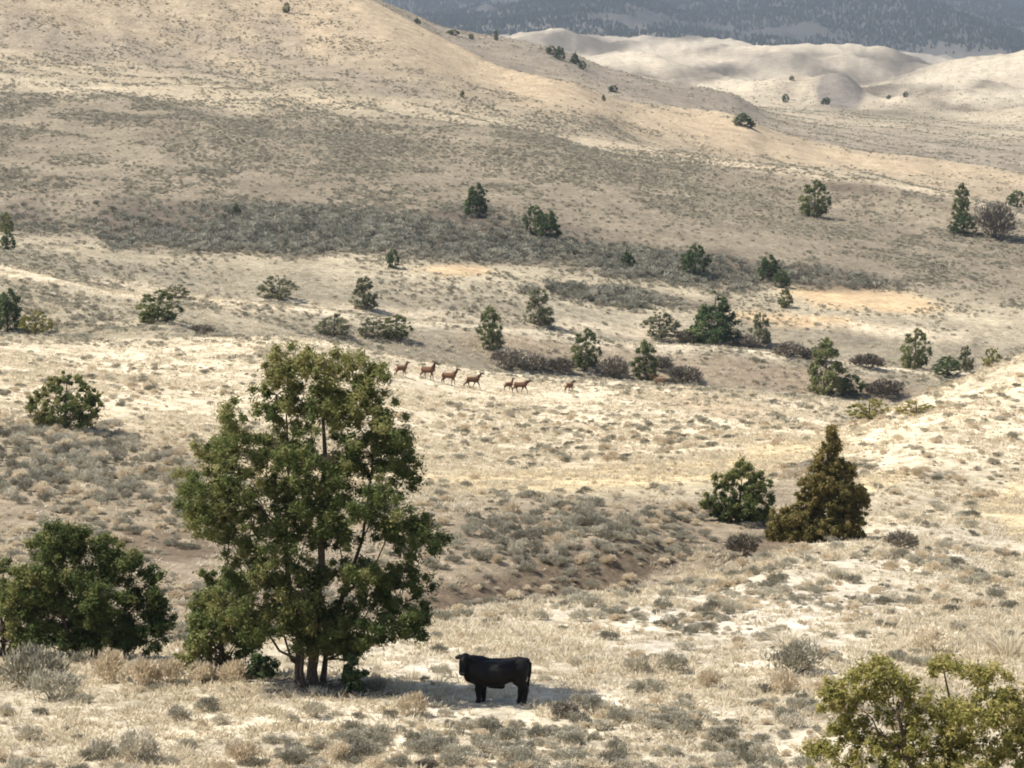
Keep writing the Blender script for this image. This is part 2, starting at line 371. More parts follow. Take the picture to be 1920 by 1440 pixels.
for b in [(1620, 560, 150, 20, 6), (860, 507, 75, 9, 2), (1500, 600, 120, 9, 4), (1560, 548, 60, 10, 3)]:
    paint(blob(*b) * zone(395, 480), (0.52, 0.375, 0.215), 0.85)
for b in [(1690, 620, 130, 16, 8), (250, 545, 250, 14, 9), (640, 580, 300, 9, 4), (100, 520, 120, 14, 12), (1200, 625, 250, 10, 6)]:
    paint(blob(*b) * zone(330, 430), (0.60, 0.50, 0.35), 0.6)
for b in [(800, 75, 260, 40, 27), (1050, 175, 170, 26, 14), (1330, 240, 170, 22, 10), (1600, 300, 300, 14, 7), (1250, 232, 150, 24, 8), (560, 40, 90, 60, 20), (620, 190, 60, 5, 2)]:
    paint(blob(*b) * zone(700, 1030), (0.39, 0.305, 0.20), 0.8)
for b in [(1500, 325, 420, 7, 8), (1250, 285, 200, 6, 9)]:
    paint(blob(*b) * zone(520, 830), (0.44, 0.36, 0.25), 0.6)
for b in [(150, 90, 330, 34, 12), (600, 130, 280, 20, 15), (520, 60, 60, 30, 30)]:
    paint(blob(*b) * zone(640, 1000), (0.235, 0.195, 0.145), 0.7)  # shading of the upper left hill painted as greyer ground
for b in [(250, 145, 330, 22, 8), (700, 190, 300, 14, 5)]:
    paint(blob(*b) * zone(640, 1000), (0.37, 0.305, 0.205), 0.6)
paint(blob(1180, 150, 260, 32, 15) * zone(1015, 1250), (0.20, 0.17, 0.13), 0.75)  # shaded slope behind the golden ridge, painted darker
paint(blob(1572, 165, 45, 36, 0) * zone(1600, 1900), (0.12, 0.11, 0.10), 0.8)
for b in [(1350, 165, 90, 14, -8), (1860, 185, 90, 14, 0), (1500, 85, 170, 14, 3), (1850, 125, 150, 26, -14), (1230, 95, 90, 12, -6), (1010, 48, 60, 10), (1200, 115, 160, 14)]:
    paint(blob(*b) * zone(1500, 4200), (0.46, 0.395, 0.29), 0.8)  # sunlit patches of the far hills painted brighter

for b in [(1330, 692, 330, 26, 7), (980, 655, 130, 26, 8), (1560, 715, 160, 16, 8)]:
    paint(blob(*b) * zone(320, 368), (0.25, 0.195, 0.135), 0.75)  # shade on the bench's front slope, painted brown
for b in [(430, 430, 380, 46, 2), (900, 445, 280, 48, 4), (1250, 500, 200, 36, 5), (1540, 522, 140, 22, 6), (1600, 352, 60, 10, 4), (650, 425, 300, 36, 3), (1170, 555, 160, 18, 6)]:
    paint(blob(*b) * zone(345, 760), (0.10, 0.082, 0.062), 0.85)  # dark ground that also paints the shade between sage plants
for b in [(120, 860, 250, 70, 8), (100, 960, 240, 60, 6), (950, 1020, 170, 80, 0), (1190, 1000, 190, 55, -8), (1080, 960, 260, 30, 0)]:
    paint(blob(*b) * zone(100, 230), (0.24, 0.195, 0.135), 0.8)  # ground under dense sage, darkened in place of slope shading

for b in [(1000, 1095, 240, 42, -12), (900, 1130, 140, 40, -5), (1180, 1065, 120, 30, -14), (1080, 1050, 130, 18, -10), (300, 1020, 120, 26, 5), (1400, 1035, 90, 28, -20)]:
    paint(blob(*b) * zone(98, 150), BROWN, 0.8)  # gully bank: brown earth with its shade painted in
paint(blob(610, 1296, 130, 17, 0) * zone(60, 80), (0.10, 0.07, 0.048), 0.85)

# ------------------------------------------------------------------ ground mesh
nr, nc = ZG.shape
idx = np.arange(nr * nc).reshape(nr, nc)
quads = np.stack([idx[:-1, :-1], idx[:-1, 1:], idx[1:, 1:], idx[1:, :-1]], -1).reshape(-1, 4)
soil_shade4 = np.concatenate([np.clip(SOIL_SHADE, 0.02, 0.8), np.ones((nr, nc, 1))], -1)
gm = mesh_np('ground', np.stack([XG, YG, ZG], -1).reshape(-1, 3), quads, M['ground'], True, {'soil_shade': ('FLOAT_COLOR', soil_shade4)})
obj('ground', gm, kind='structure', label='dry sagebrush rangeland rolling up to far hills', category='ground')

# ------------------------------------------------------------------ plant meshes
def unit(v): return v / (np.linalg.norm(v, axis=-1, keepdims=True) + 1e-9)

def leaf_cloud(g, centers, radii, tints, n, size, flat=0.8, shell=0.5, aspect=1.6, rnd=0.75):
    """small leaf sprays spread through clumps: centers (K,3), radii (K,), n leaves each -> verts, quads, tint"""
    K = len(centers)
    d = unit(g.normal(size=(K, n, 3)))
    r = np.abs(g.normal(size=(K, n))) * 0.42 + 0.25 * g.random((K, n))
    off = d * r[..., None] * radii[:, None, None] * np.array([1, 1, flat])
    pos = (centers[:, None, :] + off).reshape(-1, 3)
    nrm = unit(d.reshape(-1, 3) + np.array([0, 0, 0.25]) + g.normal(size=(K * n, 3)) * rnd)
    a = unit(np.cross(nrm, g.normal(size=(K * n, 3)))); b = np.cross(nrm, a)
    s = size * (0.6 + 0.8 * g.random(K * n))[:, None]
    a = a * s * aspect * 0.5; b = b * s * 0.5
    verts = np.stack([pos - a, pos + b * 0.8, pos + a, pos - b * 0.8], 1).reshape(-1, 3)
    faces = np.arange(len(verts)).reshape(-1, 4)
    tint = np.repeat(np.repeat(tints, n) + g.normal(size=K * n) * 0.10, 4)
    return verts, faces, np.clip(tint, 0, 1)

def tubes(paths, sides=6):
    """tapered tubes; each path is a list of (x, y, z, r)"""
    V = []; Fc = []; base = 0
    for P in paths:
        P = np.asarray(P, float)
        for k in range(len(P)):
            d = P[min(k + 1, len(P) - 1), :3] - P[max(k - 1, 0), :3]; d = unit(d)
            a = np.cross(d, [0.31, 0.17, 0.93]) if abs(d[2]) < 0.9 else np.cross(d, [1, 0.1, 0]); a = unit(a); b = np.cross(d, a)
            th = np.linspace(0, 2 * np.pi, sides, endpoint=False)
            V.append(P[k, :3] + P[k, 3] * (np.cos(th)[:, None] * a + np.sin(th)[:, None] * b))
        for k in range(len(P) - 1):
            for s in range(sides):
                s2 = (s + 1) % sides
                Fc.append([base + k * sides + s, base + k * sides + s2, base + (k + 1) * sides + s2, base + (k + 1) * sides + s])
        base += len(P) * sides
    return np.concatenate(V), np.array(Fc)

def wiggle(g, p0, p1, r0, r1, n=5, amp=0.06):
    p0 = np.asarray(p0, float); p1 = np.asarray(p1, float); L = np.linalg.norm(p1 - p0)
    out = []
    for k in range(n + 1):
        t = k / n; q = p0 + (p1 - p0) * t + (g.normal(size=3) * amp * L * math.sin(math.pi * t) if 0 < k < n else 0)
        q[2] += 0.06 * L * math.sin(math.pi * t) * 0
        out.append((*q, r0 + (r1 - r0) * t))
    return out

def juniper(seed, H, W, prof, clumps, leaves, lsize, crad, base=0.08, stems=((0, 0),), trunk=0.06, shell=0.35, sunlit_tint=0.0, depth=1.0, limb_every=3, tint0=0.45, flat=0.85, sticks=0):
    """returns (trunk mesh data, crown mesh data); prof = [(height fraction, half width fraction)]"""
    g = np.random.default_rng(seed)
    ph = [p[0] for p in prof]; pw = [p[1] for p in prof]
    hs = np.linspace(base, 1, 200); wgt = np.interp(hs, ph, pw) ** 1.15 + 0.015
    C = []; tries = 0
    while len(C) < clumps and tries < clumps * 30:
        tries += 1
        h = g.choice(hs, p=wgt / wgt.sum()); ang = g.random() * 2 * np.pi
        rr = np.interp(h, ph, pw) * W / 2
        rr *= 0.82 + 0.36 * vnoise(np.array([ang * 1.6 + seed]), np.array([h * 5.0]), seed)[0]
        r = rr * (shell + (1 - shell) * math.sqrt(g.random())) * (0.86 + 0.16 * g.random())
        p = np.array([r * math.cos(ang), r * math.sin(ang) * depth, h * H])
        # gaps: whole pockets of the crown stay empty
        if fbm(np.array([p[0] / (0.16 * W) + 9 + seed]), np.array([p[2] / (0.10 * H) + p[1] / (0.2 * W)]), seed, 2)[0] < 0.40: continue
        C.append(p)
    C = np.array(C)
    rad = crad * (0.6 + 0.75 * g.random(len(C))) * (1.08 - 0.45 * (C[:, 2] / H))
    tints = tint0 + g.normal(size=len(C)) * 0.2 - sunlit_tint * C[:, 0] / (W / 2)  # clumps tinted paler on the left, painting the sunlit side
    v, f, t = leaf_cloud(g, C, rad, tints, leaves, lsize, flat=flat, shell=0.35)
    v[:, 2] = np.maximum(v[:, 2], 0.02)
    paths = []
    axis = []
    for (sx, sy) in stems:
        top = (sx * 1.6 + g.normal() * 0.03 * W, sy * 1.6, H * (0.86 if len(axis) == 0 else 0.6 + 0.2 * g.random()))
        w = wiggle(g, (sx, sy, -0.25), top, trunk * H * (1 if not axis else 0.7), 0.008 * H, 8, 0.025)
        w[0] = (*w[0][:3], w[0][3] * 1.35)
        axis.append(np.array(w)); paths.append(w)
    order = np.argsort(g.random(len(C)))
    for k in order[::limb_every]:
        ax = axis[int(g.integers(len(axis)))]
        hz = max(0.06 * H, C[k][2] - (0.08 + 0.14 * g.random()) * H - 0.25 * math.hypot(C[k][0], C[k][1]))
        i = int(np.argmin(np.abs(ax[:, 2] - hz)))
        paths.append(wiggle(g, ax[i, :3], C[k], ax[i, 3] * 0.38, 0.0035 * H, 4, 0.07))
    for _ in range(sticks):                                # dead bare sticks low in the crown
        a = g.random() * 6.28; L = (0.10 + 0.14 * g.random()) * H; z0 = (0.10 + 0.16 * g.random()) * H
        ax = axis[int(g.integers(len(axis)))]; i = int(np.argmin(np.abs(ax[:, 2] - z0)))
        paths.append(wiggle(g, ax[i, :3], ax[i, :3] + np.array([math.cos(a) * L, math.sin(a) * L, L * (0.7 * g.random() - 0.1)]), 0.016, 0.004, 4, 0.12))
    tv, tf = tubes(paths)
    return (tv, tf), (v, f, t)

def tree(name, data, mat, loc, label, rz=0, scale=(1, 1, 1), group=None):
    (tv, tf), (v, f, t) = data
    e = bpy.data.objects.new(name, None); COL.objects.link(e); e.empty_display_size = 0.3
    e.location = loc; e.rotation_euler = (0, 0, rz); e.scale = scale
    e['label'] = label; e['category'] = 'tree'
    if group: e['group'] = group
    obj('trunk', mesh_np('trunk', tv, tf, M['bark'], True), e)
    obj('crown', mesh_np('crown', v, f, mat, False, {'tint': ('FLOAT', t)}), e)
    return e

PX = lambda D: D / F_PX                                    # metres per photo pixel at distance D

# ------------------------------------------------------------------ the junipers close by
p = at(575, 1296, 71.0); p[2] = ground(p[0], p[1])
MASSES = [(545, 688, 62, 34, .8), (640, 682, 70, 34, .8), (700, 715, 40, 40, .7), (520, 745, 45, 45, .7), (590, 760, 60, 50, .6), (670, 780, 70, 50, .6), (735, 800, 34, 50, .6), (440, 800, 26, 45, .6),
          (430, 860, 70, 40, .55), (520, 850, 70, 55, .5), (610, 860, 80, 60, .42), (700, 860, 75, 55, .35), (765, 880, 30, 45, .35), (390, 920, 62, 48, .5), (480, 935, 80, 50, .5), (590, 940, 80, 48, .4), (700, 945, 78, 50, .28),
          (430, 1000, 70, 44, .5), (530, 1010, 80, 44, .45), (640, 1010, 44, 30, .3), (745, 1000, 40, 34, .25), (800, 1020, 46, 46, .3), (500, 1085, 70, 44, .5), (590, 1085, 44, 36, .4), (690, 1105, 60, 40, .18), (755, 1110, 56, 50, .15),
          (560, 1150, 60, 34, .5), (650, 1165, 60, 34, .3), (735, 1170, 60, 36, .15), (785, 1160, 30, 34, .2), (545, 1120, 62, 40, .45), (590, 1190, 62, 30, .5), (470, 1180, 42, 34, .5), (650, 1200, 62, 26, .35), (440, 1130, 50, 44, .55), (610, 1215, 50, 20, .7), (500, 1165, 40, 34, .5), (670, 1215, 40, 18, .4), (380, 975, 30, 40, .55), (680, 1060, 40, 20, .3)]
def masses_juniper(seed, D0, u0, v0, masses, stems, leaves, lsize, dens=115, rad=(0.22, 0.24), sticks=22, deep=None, roots=9, spread=1.0, tone=0.0):
    """a juniper whose foliage masses were read off the photograph, each a cluster of sprays on its own limb"""
    g = np.random.default_rng(seed); m = PX(D0); C = []; rd = []; tn = []; paths = [list(map(tuple, q)) for q in stems]
    stems = [np.array(q) for q in stems]; H = max(v0 - q[1] for q in masses) * m
    for (u, v, ru, rv, t) in masses:
        cx, cz = (u - u0) * m, max(0.15, (v0 - v) * m)
        dep = (1.2 + 1.3 * math.sin(min(1, max(0, cz / H)) * math.pi)) if deep is None else max(0.3, deep * ru * m)
        n = int(6 + ru * rv / dens)
        cy = (g.random() - 0.62) * dep * 0.8
        st = stems[int(np.argmin([np.min(np.abs(q[:, 0] - cx)) + 0.3 * g.random() for q in stems]))]
        i = int(np.argmin(np.abs(st[:, 2] - max(0.08 * H, cz - 0.07 * H - 0.35 * abs(cx)))))
        paths.append(wiggle(g, st[i, :3], (cx, cy, cz), st[i, 3] * 0.45, 0.0018 * H, 6, 0.07))
        for _ in range(n):
            d = unit(g.normal(size=3)) * (0.40 + 0.72 * g.random()) * (1 if spread == 1.0 else spread * g.random() ** 0.4)
            p = np.array([cx + d[0] * ru * m, cy + d[1] * dep * 0.75, max(0.08, cz + d[2] * rv * m)])
            C.append(p); rd.append(rad[0] + rad[1] * g.random() ** 2); tn.append(t + tone + g.normal() * 0.19 + 0.10 * d[2])  # tint paints light too: paler left and top, darker right
            if g.random() < 0.45: paths.append(wiggle(g, (cx, cy, cz), p, 0.0017 * H, 0.0006 * H, 3, 0.08))
    for _ in range(sticks):                                # dead sticks round the lower trunks
        st = stems[int(g.integers(len(stems)))]; a = g.random() * 6.28; L = (0.05 + 0.10 * g.random()) * H; b = st[1, :3] + np.array([0, 0, g.random() * 0.16 * H])
        paths.append(wiggle(g, b, b + np.array([math.cos(a) * L, math.sin(a) * L, L * (0.9 * g.random() - 0.2)]), 0.002 * H, 0.0006 * H, 4, 0.12))
    for _ in range(roots):
        a = g.random() * 6.28; L = (0.05 + 0.12 * g.random()) * H
        paths.append(wiggle(g, (0.1, 0, 0.05), (0.1 + math.cos(a) * L, math.sin(a) * L, 0.08), 0.004 * H, 0.001 * H, 4, 0.05))
    C = np.array(C)
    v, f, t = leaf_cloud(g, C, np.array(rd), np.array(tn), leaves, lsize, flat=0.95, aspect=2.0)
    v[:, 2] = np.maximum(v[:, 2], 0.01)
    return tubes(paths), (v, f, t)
big = masses_juniper(101, 71.0, 575, 1296, MASSES, [
    [(0.18, 0, -0.3, 0.26), (0.16, 0.05, 0.5, 0.17), (0.30, 0.05, 1.3, 0.15), (0.28, 0.05, 2.4, 0.14), (0.46, 0.0, 3.6, 0.12), (0.42, 0.1, 5.0, 0.11), (0.58, 0.1, 6.6, 0.08), (0.50, 0, 8.2, 0.04), (0.60, 0, 9.3, 0.015)],
    [(-0.18, 0.15, -0.3, 0.19), (-0.26, 0.18, 0.6, 0.12), (-0.20, 0.2, 1.4, 0.10), (-0.50, 0.3, 2.6, 0.10), (-0.62, 0.35, 4.2, 0.07), (-0.50, 0.3, 6.5, 0.04), (-0.6, 0.2, 8.8, 0.015)],
    [(0.42, 0.35, -0.3, 0.13), (0.52, 0.4, 0.7, 0.085), (0.58, 0.5, 1.5, 0.08), (1.05, 0.6, 2.6, 0.08), (1.6, 0.8, 4.2, 0.05), (1.9, 0.8, 6.4, 0.03), (2.0, 0.7, 7.6, 0.01)],
    [(-0.02, -0.28, -0.3, 0.10), (-0.12, -0.34, 0.5, 0.075), (-0.06, -0.45, 1.1, 0.05), (-0.35, -0.6, 2.0, 0.02)]], 175, 0.054, dens=92, tone=0.04)
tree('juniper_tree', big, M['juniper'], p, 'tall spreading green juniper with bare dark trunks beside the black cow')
p = at(180, 1238, 79.0); p[2] = ground(p[0], p[1])
lj = masses_juniper(115, 79.0, 180, 1238, [(125, 992, 42, 18, .55), (90, 1025, 46, 30, .6), (165, 1020, 55, 30, .5), (225, 1060, 50, 36, .42), (120, 1075, 70, 40, .6), (62, 1095, 44, 36, .65), (185, 1110, 70, 40, .45), (270, 1105, 40, 40, .3),
    (100, 1145, 66, 40, .5), (205, 1165, 80, 36, .3), (300, 1155, 30, 46, .25), (150, 1200, 80, 26, .3), (260, 1195, 56, 26, .2), (70, 1190, 40, 30, .5), (30, 1130, 30, 40, .7)],
    [[(0, 0, -0.2, .12), (0.1, 0, 1, .09), (-0.1, 0, 2.4, .05), (-0.5, 0, 4, .01)], [(0.4, 0.1, -0.2, .1), (0.7, 0.1, 1, .07), (1.2, 0, 2.4, .015)], [(-0.4, 0, -0.2, .1), (-0.9, -0.1, 1, .07), (-1.5, 0, 2.6, .015)]], 170, 0.055, dens=52, rad=(0.22, 0.22), sticks=14, deep=0.9, roots=0, tone=0.12)
tree('juniper_tree', lj, M['juniper'], p, 'broad bushy dark green juniper left of the tall juniper')
p = at(5, 1222, 80.5); p[2] = ground(p[0], p[1])
lj2 = juniper(127, 3.3, 3.4, [(0.0, 0.7), (0.2, 1.0), (0.6, 0.8), (1.0, 0.3)], 190, 150, 0.066, 0.32, base=0.05, trunk=0.025, tint0=0.75, sunlit_tint=0.2)
tree('juniper_tree', lj2, M['juniper'], p, 'yellow green juniper cut off by the left edge beside the bushy juniper')
p = at(415, 1246, 73.5); p[2] = ground(p[0], p[1])
lj3 = juniper(133, 3.3, 2.7, [(0.0, 0.6), (0.15, 1.0), (0.45, 0.9), (0.75, 0.7), (1.0, 0.35)], 190, 150, 0.066, 0.32, base=0.06, trunk=0.025, tint0=0.62, sunlit_tint=0.2)
tree('juniper_tree', lj3, M['juniper'], p, 'small bright green juniper at the lower left foot of the tall juniper')
p = at(668, 1285, 70.2); p[2] = ground(p[0], p[1])
lj4 = juniper(141, 1.15, 1.0, [(0.0, 0.8), (0.4, 1.0), (1.0, 0.4)], 22, 150, 0.08, 0.20, base=0.1, trunk=0.03, tint0=0.25)
tree('juniper_sapling', lj4, M['juniper_dark'], p, 'dark juniper sapling at the right foot of the tall juniper')
p = at(488, 1262, 72.4); p[2] = ground(p[0], p[1])
lj5 = juniper(145, 0.9, 1.2, [(0.0, 0.8), (0.4, 1.0), (1.0, 0.4)], 20, 150, 0.08, 0.20, base=0.1, trunk=0.03, tint0=0.3)
tree('juniper_sapling', lj5, M['juniper_dark'], p, 'low dark juniper sapling left of the tall juniper trunks')
# conical one and its companion by the gully
p = spot(1535, 1016, 110, 150); D = p[1]
cj = masses_juniper(151, D, 1535, 1016, [(1559, 803, 9, 20, .6), (1556, 835, 17, 22, .55), (1546, 868, 26, 24, .55), (1570, 885, 26, 26, .4), (1534, 905, 36, 28, .55), (1575, 925, 36, 30, .35), (1512, 945, 36, 30, .6), (1555, 960, 44, 36, .45), (1604, 945, 20, 40, .4),
    (1488, 975, 32, 28, .55), (1535, 990, 44, 24, .4), (1592, 990, 34, 24, .3), (1470, 1000, 24, 16, .4), (1462, 978, 26, 26, .5), (1500, 1002, 40, 16, .35), (1450, 1000, 16, 16, .45), (1618, 930, 10, 22, .5), (1590, 880, 12, 18, .5)],
    [[(0, 0, -0.2, .15), (0.15, 0, 1.5, .11), (0.35, 0, 3.4, .07), (0.6, 0, 6.2, .01)], [(0.3, 0.2, -0.2, .1), (0.9, 0.2, 1.4, .06), (1.5, 0, 2.6, .01)], [(-0.3, 0, -0.2, .1), (-0.8, 0, 1, .06), (-1.3, 0, 1.8, .01)]], 120, 0.075, dens=15, rad=(0.16, 0.18), sticks=4, deep=1.0, roots=0)
tree('juniper_tree', cj, M['juniper_olive'], p, 'tall conical olive brown juniper at the head of the gully')
p = spot(1385, 980, 118, 165); D = p[1]
cj2 = masses_juniper(163, D, 1385, 980, [(1392, 876, 20, 16, .6), (1362, 900, 30, 20, .65), (1412, 905, 30, 24, .4), (1338, 938, 28, 18, .6), (1385, 940, 44, 26, .45), (1428, 948, 26, 28, .3), (1365, 962, 40, 16, .35), (1410, 966, 34, 12, .25)],
    [[(0, 0, -0.2, .12), (0.05, 0, 1.2, .08), (0.2, 0, 2.8, .01)], [(-0.3, 0, -0.2, .08), (-0.8, 0, 1, .05), (-1.2, 0, 1.6, .01)]], 120, 0.075, dens=20, rad=(0.18, 0.18), sticks=3, deep=0.9, roots=0)
tree('juniper_tree', cj2, M['juniper'], p, 'rounded green juniper just left of the conical olive juniper')
p = spot(122, 806, 140, 230); D = p[1]
mj = juniper(171, 110 * PX(D), 150 * PX(D), [(0.0, 0.55), (0.2, 0.9), (0.45, 1.0), (0.7, 0.7), (1.0, 0.25)], 190, 80, 0.13, 0.40, base=0.08, trunk=0.03, sunlit_tint=0.25, tint0=0.7)
tree('juniper_tree', mj, M['juniper'], p, 'open yellowish green juniper alone on the left slope')
# bottom right, close to the camera
p = at(1785, 1535, 42.0); p[2] = ground(p[0], p[1])
rj = masses_juniper(188, 42.0, 1785, 1535, [(1640, 1262, 26, 18, .55), (1560, 1305, 34, 16, .55), (1600, 1275, 26, 12, .6), (1545, 1420, 30, 22, .5), (1690, 1300, 46, 26, .5), (1765, 1262, 38, 18, .6), (1850, 1282, 46, 22, .55), (1612, 1330, 50, 26, .5), (1720, 1352, 70, 34, .45), (1830, 1342, 74, 36, .5), (1588, 1388, 44, 26, .5), (1680, 1415, 80, 36, .4), (1800, 1420, 90, 40, .45),
    (1905, 1330, 40, 46, .55), (1910, 1420, 60, 46, .5), (1560, 1345, 24, 16, .55), (1640, 1475, 80, 36, .4), (1790, 1490, 100, 36, .35), (1930, 1490, 70, 36, .4), (1960, 1380, 50, 50, .5), (2010, 1450, 50, 50, .4)],
    [[(0, 0, -0.2, .09), (-0.1, 0, 0.8, .06), (0.0, 0, 1.6, .035), (-0.2, 0, 2.5, .008)], [(0.3, 0.2, -0.2, .08), (0.8, 0.2, 0.8, .05), (1.5, 0, 1.8, .01)], [(-0.3, -0.1, -0.2, .08), (-0.8, -0.2, 0.9, .05), (-1.0, -0.3, 1.7, .03), (-0.75, -0.3, 2.35, .008)]],
    85, 0.038, dens=68, rad=(0.13, 0.18), sticks=50, deep=1.2, roots=0, spread=1.55, tone=0.15)
tree('juniper_tree', rj, M['juniper_yellow'], p, 'yellow green juniper top in the near bottom right corner')
p = at(1540, 1500, 44.0); p[2] = ground(p[0], p[1])
rj2 = juniper(193, 0.85, 1.5, [(0.0, 0.8), (0.4, 1.0), (1.0, 0.5)], 34, 160, 0.062, 0.2, base=0.1, trunk=0.03, tint0=0.5)
tree('juniper_sapling', rj2, M['juniper_yellow'], p, 'low yellow green juniper tip cut by the bottom edge')

# ------------------------------------------------------------------ middle distance trees: a few forms, each tree its own object
FORMS = {}
def form(key, seed, prof, ratio, tint0, mat, n=70, lv=70, side=0.25, base=0.05, ls=0.030, cr=0.10):
    d = juniper(seed, 1.0, ratio, prof, int(n * 1.9), lv, ls, cr, base=base, trunk=0.03, tint0=tint0, sunlit_tint=side, shell=0.35)
    (tv, tf), (v, f, t) = d
    FORMS[key] = (mesh_np('trunk', tv, tf, M['bark'], True), mesh_np('crown', v, f, M[mat], False, {'tint': ('FLOAT', t)}))
cone = [(0.0, 0.7), (0.12, 1.0), (0.35, 0.85), (0.6, 0.55), (0.85, 0.25), (1.0, 0.08)]
oval = [(0.0, 0.6), (0.2, 0.95), (0.45, 1.0), (0.7, 0.75), (0.9, 0.45), (1.0, 0.2)]
ragged = [(0.0, 0.35), (0.15, 0.9), (0.3, 0.75), (0.45, 1.0), (0.6, 0.55), (0.75, 0.7), (0.9, 0.3), (1.0, 0.15)]
form('cone', 201, cone, 1.0, 0.40, 'juniper_dark', n=85)
form('dark', 207, oval, 1.0, 0.35, 'juniper_dark', n=80)
form('dark2', 212, ragged, 0.9, 0.45, 'juniper_dark', n=75)
form('green', 219, oval, 1.0, 0.45, 'juniper_mid', n=75)
form('ragged', 223, ragged, 0.9, 0.50, 'juniper_mid', n=70)
form('pale', 231, ragged, 0.9, 0.45, 'juniper_pale', n=60)
form('pale2', 237, oval, 1.1, 0.40, 'juniper_pale', n=60)
form('yellow', 241, oval, 1.2, 0.35, 'juniper_yellow', n=60)
